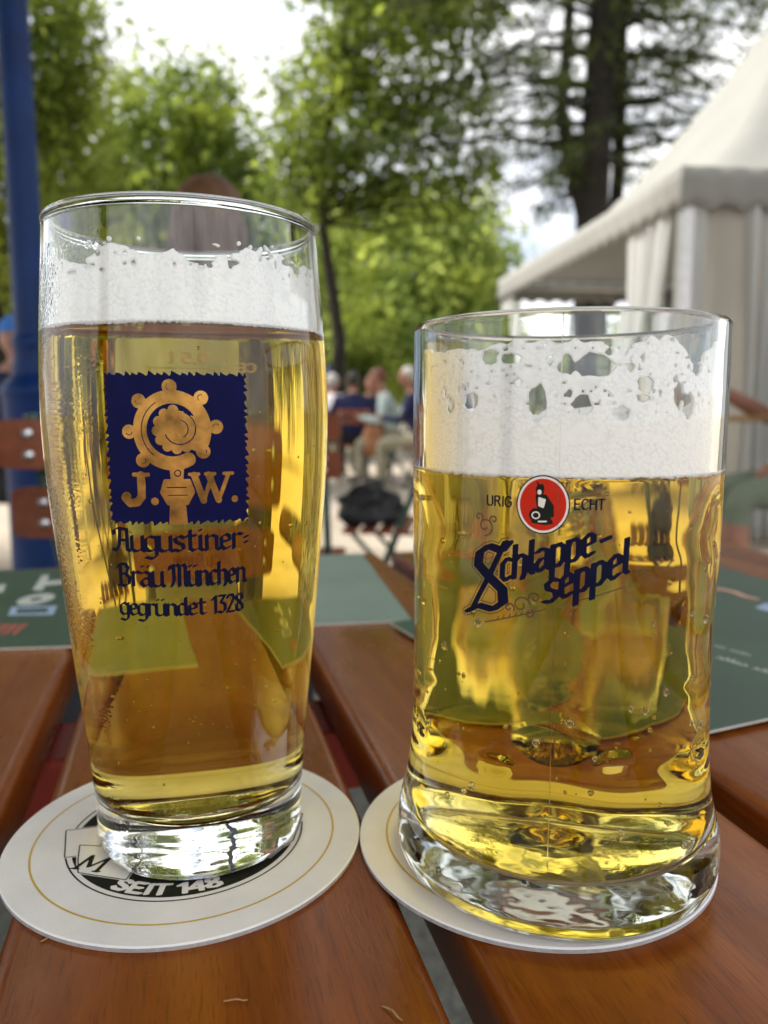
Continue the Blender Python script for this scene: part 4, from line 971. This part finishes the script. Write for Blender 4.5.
for i in range(n):
    for j2 in range(n): k0 = i * (n + 1) + j2; F.append((k0, k0 + n + 1, k0 + n + 2, k0 + 1))
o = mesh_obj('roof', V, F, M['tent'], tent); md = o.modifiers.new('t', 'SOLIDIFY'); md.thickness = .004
def strip(name, a, b, ztop, zbot, mat, waves, amp, scallop=0, ns=80, nz=8, gather=None, parent=tent):
    """hanging cloth from point a to b; folds of given amplitude; optional scalloped hem; gather narrows it towards a tie height"""
    a = Vector(a); b = Vector(b); d = b - a; nrm = Vector((-d.y, d.x)).normalized(); V = []; F = []
    for i in range(ns + 1):
        s = i / ns
        for k2 in range(nz + 1):
            t = k2 / nz; zb_ = zbot + (scallop * abs(math.sin(math.pi * s * waves)) if scallop else 0); z = ztop + (zb_ - ztop) * t
            s2 = s
            if gather: g = math.exp(-((z - gather[0]) / .75) ** 2) * gather[2]; s2 = gather[1] + (s - gather[1]) * (1 - g)
            off = amp * math.sin(2 * math.pi * s * waves + math.sin(s * 13)) * (.4 + .6 * t if not scallop else .3)
            p = a + d * s2 + nrm * off; V.append((p.x, p.y, z))
    for i in range(ns):
        for k2 in range(nz): q = i * (nz + 1) + k2; F.append((q, q + nz + 1, q + nz + 2, q + 1))
    o = mesh_obj(name, V, F, M[mat], parent); md = o.modifiers.new('t', 'SOLIDIFY'); md.thickness = .003
    return o
for (a, b) in (((0, 0), (SZ, 0)), ((0, 0), (0, SZ)), ((SZ, 0), (SZ, SZ)), ((0, SZ), (SZ, SZ))):
    pa, pb = tp(*a), tp(*b); cen = tp(SZ / 2, SZ / 2); ou = ((pa + pb) / 2 - cen).normalized() * .02
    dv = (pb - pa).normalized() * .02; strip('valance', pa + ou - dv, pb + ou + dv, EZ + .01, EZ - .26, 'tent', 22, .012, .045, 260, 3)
for a, b in ((.05, .05), (SZ - .05, .05), (.05, SZ - .05), (SZ - .05, SZ - .05)):
    q = tp(a, b); mb = MB(); mb.box((q.x, q.y, EZ / 2), (.08, .08, EZ - .02), 0, math.atan2(rv.y, rv.x)); mb.build('post', M['alu'], tent, False)
for a, b in (((.05, .05), (SZ - .05, .05)), ((.05, .05), (.05, SZ - .05)), ((SZ - .05, .05), (SZ - .05, SZ - .05)), ((.05, SZ - .05), (SZ - .05, SZ - .05))):
    pa, pb = tp(*a), tp(*b); mb = MB(); mb.tube([(pa.x, pa.y, EZ - .08), (pb.x, pb.y, EZ - .08)], .03, 8); mb.build('eave_beam', M['alu'], tent)
strip('curtain', tp(.02, .1), tp(.02, .85), EZ - .10, .05, 'curtain', 5, .05, 0, 90, 24, (1.25, .75, .35))
strip('curtain', tp(.02, SZ - .5), tp(.02, SZ - .05), EZ - .10, .05, 'curtain', 4, .05, 0, 60, 16)
strip('curtain', tp(.06, .02), tp(.17, .02), EZ - .10, .05, 'curtain', 2, .03, 0, 40, 16)
strip('curtain', tp(.42, .0), tp(.95, .0), EZ - .02, .05, 'curtain', 5, .05, 0, 80, 24, (1.0, .2, .45))
strip('window_panel', tp(.17, .03), tp(1.3, .03), EZ - .18, .05, 'window_film', 3, .03, 0, 60, 10)
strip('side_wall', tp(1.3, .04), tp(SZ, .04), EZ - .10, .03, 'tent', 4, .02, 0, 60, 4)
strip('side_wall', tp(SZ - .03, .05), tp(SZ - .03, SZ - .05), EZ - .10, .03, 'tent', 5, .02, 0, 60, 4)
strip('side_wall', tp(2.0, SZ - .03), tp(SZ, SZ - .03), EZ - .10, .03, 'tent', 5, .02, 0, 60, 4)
# neighbouring tent, its front edge at the right frame border
C1 = tp(1.02, -.35)
t2 = empty('pagoda_tent', (0, 0, 0)); tag(t2, 'second white tent overlapping the first at the right frame edge', 'tent')
tq = lambda a, b: C1 + rv * a + sv * b
EZ2 = EZ + .10
V = []; F = []
for i in range(21):
    for j2 in range(21):
        a, b = i / 20, j2 / 20; rho = max(abs(2 * a - 1), abs(2 * b - 1)); q = tq(a * 3, -b * 3 + .3); V.append((q.x, q.y, EZ2 + 2.2 * (1 - rho) ** 1.5))
for i in range(20):
    for j2 in range(20): k0 = i * 21 + j2; F.append((k0, k0 + 1, k0 + 22, k0 + 21))
o = mesh_obj('roof', V, F, M['tent'], t2); md = o.modifiers.new('t', 'SOLIDIFY'); md.thickness = .004
for a, b in (((0, .3), (3, .3)), ((0, -2.7), (0, .3))):
    strip('valance', tq(*a), tq(*b), EZ2, EZ2 - .26, 'tent', 15, .012, .045, 160, 3, parent=t2)
strip('curtain', tq(.02, -.5), tq(.02, .25), EZ2 - .1, .05, 'curtain', 5, .05, 0, 80, 24, (1.0, .1, .5), parent=t2)

# ------------------------------------------------------------------ trees
def leaves(C, n, spread, size, r, needle=False):
    """n leaf faces gathered round each clump centre"""
    C = np.asarray(C, float); k = len(C); N_ = k * n
    c = np.repeat(C, n, 0) + r.normal(0, 1, (N_, 3)) * np.asarray(spread)
    u = r.normal(0, 1, (N_, 3)); u /= np.linalg.norm(u, axis=1)[:, None]
    v = r.normal(0, 1, (N_, 3)); v -= u * (u * v).sum(1)[:, None]; v /= np.linalg.norm(v, axis=1)[:, None]
    s = size * r.uniform(.6, 1.3, (N_, 1)); wv = s * (.16 if needle else .42)
    V = np.stack([c - u * s, c + v * wv, c + u * s, c - v * wv], 1).reshape(-1, 3)
    F = np.arange(N_ * 4).reshape(-1, 4); return V, F
def fast_mesh(name, V, F, m, parent):
    me = bpy.data.meshes.new(name); me.vertices.add(len(V)); me.vertices.foreach_set('co', V.astype(np.float32).ravel())
    me.loops.add(F.size); me.loops.foreach_set('vertex_index', F.astype(np.int32).ravel())
    me.polygons.add(len(F)); me.polygons.foreach_set('loop_start', (np.arange(len(F)) * F.shape[1]).astype(np.int32)); me.polygons.foreach_set('loop_total', np.full(len(F), F.shape[1], np.int32))
    me.materials.append(m); me.update(); me.validate(); return link(bpy.data.objects.new(name, me), parent)
def tree(label, base, trunk_r, height, blobs, leafm, clumps, per, leaf, spread=.28, seed=1, fork=None, group='trees behind the beer garden', name='leafy_tree', trunk_pts=None):
    r = np.random.default_rng(seed)
    e = empty(name, (base[0], base[1], 0)); tag(e, label, 'tree', group)
    tp_ = trunk_pts or [(0, 0, 0), (.03 * height, .0, height * .35), (-.02 * height, .02, height * .7), (0, 0, height)]
    mb = MB(); mb.tube(tp_, [trunk_r * (1.25 - .9 * i / (len(tp_) - 1)) for i in range(len(tp_))], 12)
    C = []
    tot = sum(b[1][0] * b[1][1] * b[1][2] for b in blobs)
    for (c, rd) in blobs:
        m = max(4, int(clumps * rd[0] * rd[1] * rd[2] / tot)); rel = np.array(c, float) - np.array([base[0], base[1], 0])
        q = r.normal(0, 1, (m, 3)); q /= np.linalg.norm(q, axis=1)[:, None]; q *= (r.uniform(.25, 1.08, (m, 1))) ** .5
        cc = rel + q * np.array(rd); C.append(cc)
        zt = min(max(rel[2] - rd[2] * .8, height * .3), height * .95); f = zt / height
        st = Vector(tp_[0]).lerp(Vector(tp_[-1]), f)
        for z0, z1, p0, p1 in [(tp_[i][2], tp_[i + 1][2], tp_[i], tp_[i + 1]) for i in range(len(tp_) - 1)]:
            if z0 <= zt <= z1: st = Vector(p0).lerp(Vector(p1), (zt - z0) / (z1 - z0 + 1e-6))
        for kk in range(4):
            tgt = Vector(cc[r.integers(m)]); mid = st.lerp(tgt, .5) + Vector(r.normal(0, .12, 3)); mb.tube([st, mid, tgt], [trunk_r * .38, trunk_r * .2, trunk_r * .06], 6)
    mb.build('trunk', M['bark'], e)
    V, F = leaves(np.concatenate(C), per, spread, leaf, r); fast_mesh('crown', V, F, M[leafm], e)
    return e
TZc = TZ + CAM_H
def wp(x, y, d):      # a point seen around (x, y) in the photo at distance d, used to take tree sizes off the photo
    return ((x - 384) / 790 * d, d, TZc + (407 - y) / 790 * d)
def bl(x, y, d, rx, ry):
    return (wp(x, y, d), (rx / 790 * d, max(rx, ry) / 790 * d * .8, ry / 790 * d))
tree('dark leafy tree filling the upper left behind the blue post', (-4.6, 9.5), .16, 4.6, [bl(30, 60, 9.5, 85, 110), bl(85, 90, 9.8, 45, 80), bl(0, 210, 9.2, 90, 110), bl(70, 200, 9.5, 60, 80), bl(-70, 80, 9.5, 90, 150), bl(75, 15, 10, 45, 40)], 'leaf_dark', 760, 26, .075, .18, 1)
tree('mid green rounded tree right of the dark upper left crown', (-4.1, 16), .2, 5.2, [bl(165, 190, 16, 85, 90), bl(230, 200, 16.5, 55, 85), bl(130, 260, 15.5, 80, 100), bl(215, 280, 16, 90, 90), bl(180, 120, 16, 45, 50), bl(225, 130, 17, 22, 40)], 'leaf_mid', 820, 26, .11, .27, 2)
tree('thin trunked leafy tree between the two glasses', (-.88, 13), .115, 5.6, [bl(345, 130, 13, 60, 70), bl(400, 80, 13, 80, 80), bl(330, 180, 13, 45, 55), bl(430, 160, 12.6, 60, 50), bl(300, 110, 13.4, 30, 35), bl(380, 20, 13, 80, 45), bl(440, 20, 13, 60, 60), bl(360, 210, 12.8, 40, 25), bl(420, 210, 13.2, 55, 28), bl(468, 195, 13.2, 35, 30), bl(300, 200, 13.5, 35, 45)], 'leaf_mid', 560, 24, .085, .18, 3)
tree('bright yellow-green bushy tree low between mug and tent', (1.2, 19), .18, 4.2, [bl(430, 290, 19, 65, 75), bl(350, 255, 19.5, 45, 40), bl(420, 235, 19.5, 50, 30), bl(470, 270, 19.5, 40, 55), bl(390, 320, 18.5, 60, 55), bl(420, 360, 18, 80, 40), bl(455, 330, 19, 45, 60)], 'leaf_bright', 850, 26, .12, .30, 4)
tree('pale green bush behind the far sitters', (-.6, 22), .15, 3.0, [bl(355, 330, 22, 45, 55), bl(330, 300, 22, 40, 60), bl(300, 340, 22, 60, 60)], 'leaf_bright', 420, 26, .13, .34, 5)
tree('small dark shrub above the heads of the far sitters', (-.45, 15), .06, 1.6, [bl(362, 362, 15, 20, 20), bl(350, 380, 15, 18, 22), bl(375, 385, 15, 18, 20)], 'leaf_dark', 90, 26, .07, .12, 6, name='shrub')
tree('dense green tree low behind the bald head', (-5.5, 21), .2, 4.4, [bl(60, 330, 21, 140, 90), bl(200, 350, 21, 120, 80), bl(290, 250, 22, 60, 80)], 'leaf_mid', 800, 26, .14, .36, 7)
# tall conifer with layered needle sprays
def conifer(label, base, seed, stems, sprays, spread):
    r = np.random.default_rng(seed); e = empty('conifer_tree', (base[0], base[1], 0)); tag(e, label, 'tree', 'trees behind the beer garden')
    mb = MB()
    for pts, rad in stems: mb.tube(pts, rad, 14)
    C = []
    for (p, q, m) in sprays:
        p = Vector(p); q = Vector(q); mid = p.lerp(q, .5) + Vector((0, 0, .18)); ln = (q - p).length
        mb.tube([p, mid, q], [.05, .03, .01], 6)
        for _ in range(m):
            t = r.uniform(.12, 1.05); c = p.lerp(mid, min(1, t * 2)) if t < .5 else mid.lerp(q, (t - .5) * 2)
            C.append(np.array(c) + r.normal(0, 1, 3) * np.array([.10, .32, .07]) * (1.2 + ln * .2))
    mb.build('trunk', M['bark'], e)
    V, F = leaves(C, 22, spread, .085, r, True); fast_mesh('crown', V, F, M['leaf_needle'], e); return e
cb = (3.1, 12.0)
lc = lambda x, y, dd=0: (wp(x, y, 12 + dd)[0] - cb[0], dd, wp(x, y, 12 + dd)[2])
stems = [([(0, 0, 0), lc(584, 220), lc(588, 60), lc(592, -60), lc(594, -260)], [.29, .235, .20, .165, .08]),
         ([lc(578, 225), lc(563, 180), lc(552, 130), lc(556, 60), lc(560, -80)], [.14, .11, .09, .08, .05]),
         ([(.25, .5, 0), lc(608, 180, .5), lc(606, 60, .5), lc(610, -80, .5)], [.12, .10, .09, .06])]
sp = []
rr = np.random.default_rng(21)
for y in np.arange(-120, 185, 13.0):
    for s in (-1, 1):
        for q in range(1 + (rr.random() < .25)):
            ln = rr.uniform(70, 215) * (1 if s < 0 else .85); y2 = y + rr.uniform(-30, 25) + ln * .12; dd = rr.uniform(-2.2, 2.2)
            if s < 0 and 165 < y2: ln = min(ln, 60)
            sp.append((lc(588, y + rr.uniform(-6, 6)), lc(588 + s * ln, y2, dd), int(5 + ln / 9)))
for x, y in ((505, 205), (530, 225), (545, 190), (520, 175), (555, 215)):
    sp.append((lc(575, y - 18), lc(x, y, rr.uniform(-1, 1)), 9))
conifer('tall dark trunked conifer with sparse layered boughs beside the tent peak', cb, 8, stems, sp, (.11, .11, .045))
# far wood closing the view
r = np.random.default_rng(11); C = []
for _ in range(2600):
    x = r.uniform(-26, 26); top = 3.6 + 1.2 * math.sin(x * .7) + .8 * math.sin(x * 1.9) + (2.2 if x < -5 else 0)
    C.append((x, 31 + r.uniform(-2, 2), r.uniform(.1, 1) ** .8 * top))
V, F = leaves(C, 22, .36, .17, r); o = fast_mesh('far_wood', V, F, M['leaf_mid'], None); tag(o, 'hazy green wood closing the view beyond the beer garden', 'wood', kind='stuff')

# unseen tree added out of frame so its crown shades the near tables
tree('added out-of-frame shade tree spreading over the near tables', (-3.6, -2.4), .3, 6.2, [((-3.4, -1.2, 5.4), (2.6, 2.6, 1.5)), ((-1.0, -.6, 5.6), (2.4, 2.2, 1.2)), ((-4.6, .9, 5.2), (1.9, 1.9, 1.5)), ((-2.4, .6, 6.2), (1.8, 1.6, .9)), ((-4.6, 2.8, 5.0), (1.8, 1.9, 1.4)), ((-5.2, 4.3, 4.7), (1.5, 1.4, 1.2)), ((-2.2, 2.9, 5.2), (1.7, 1.5, .7)), ((.2, 2.4, 5.4), (1.8, 1.5, .7)), ((.6, 4.0, 5.5), (1.9, 1.3, .6)), ((-1.8, 4.6, 5.5), (1.6, 1.2, .6))], 'leaf_mid', 2300, 26, .13, .30, 31)

for x, y, a, ln, lab in ((-.037, .1655, .2, .006, 'short brown wood shaving on the slat below the tall glass'), (-.0005, .164, -.6, .006, 'curled pale wood shaving on the slat between the coasters'), (-.088, .186, 1.0, .008, 'tuft of pale card fibre at the coaster edge, lower left')):
    mb = MB(); pts = [(math.cos(a) * t * ln + .0004 * math.sin(t * 5), math.sin(a) * t * ln + .0005 * math.cos(t * 4), .0003 + .0006 * math.sin(t * 3) ** 2) for t in np.linspace(0, 1, 9)]
    mb.tube(pts, .0002, 6); o = mb.build('wood_shaving', M['orange_wood']); o.location = (x, y, TZ); tag(o, lab, 'shaving', 'shavings on the table')
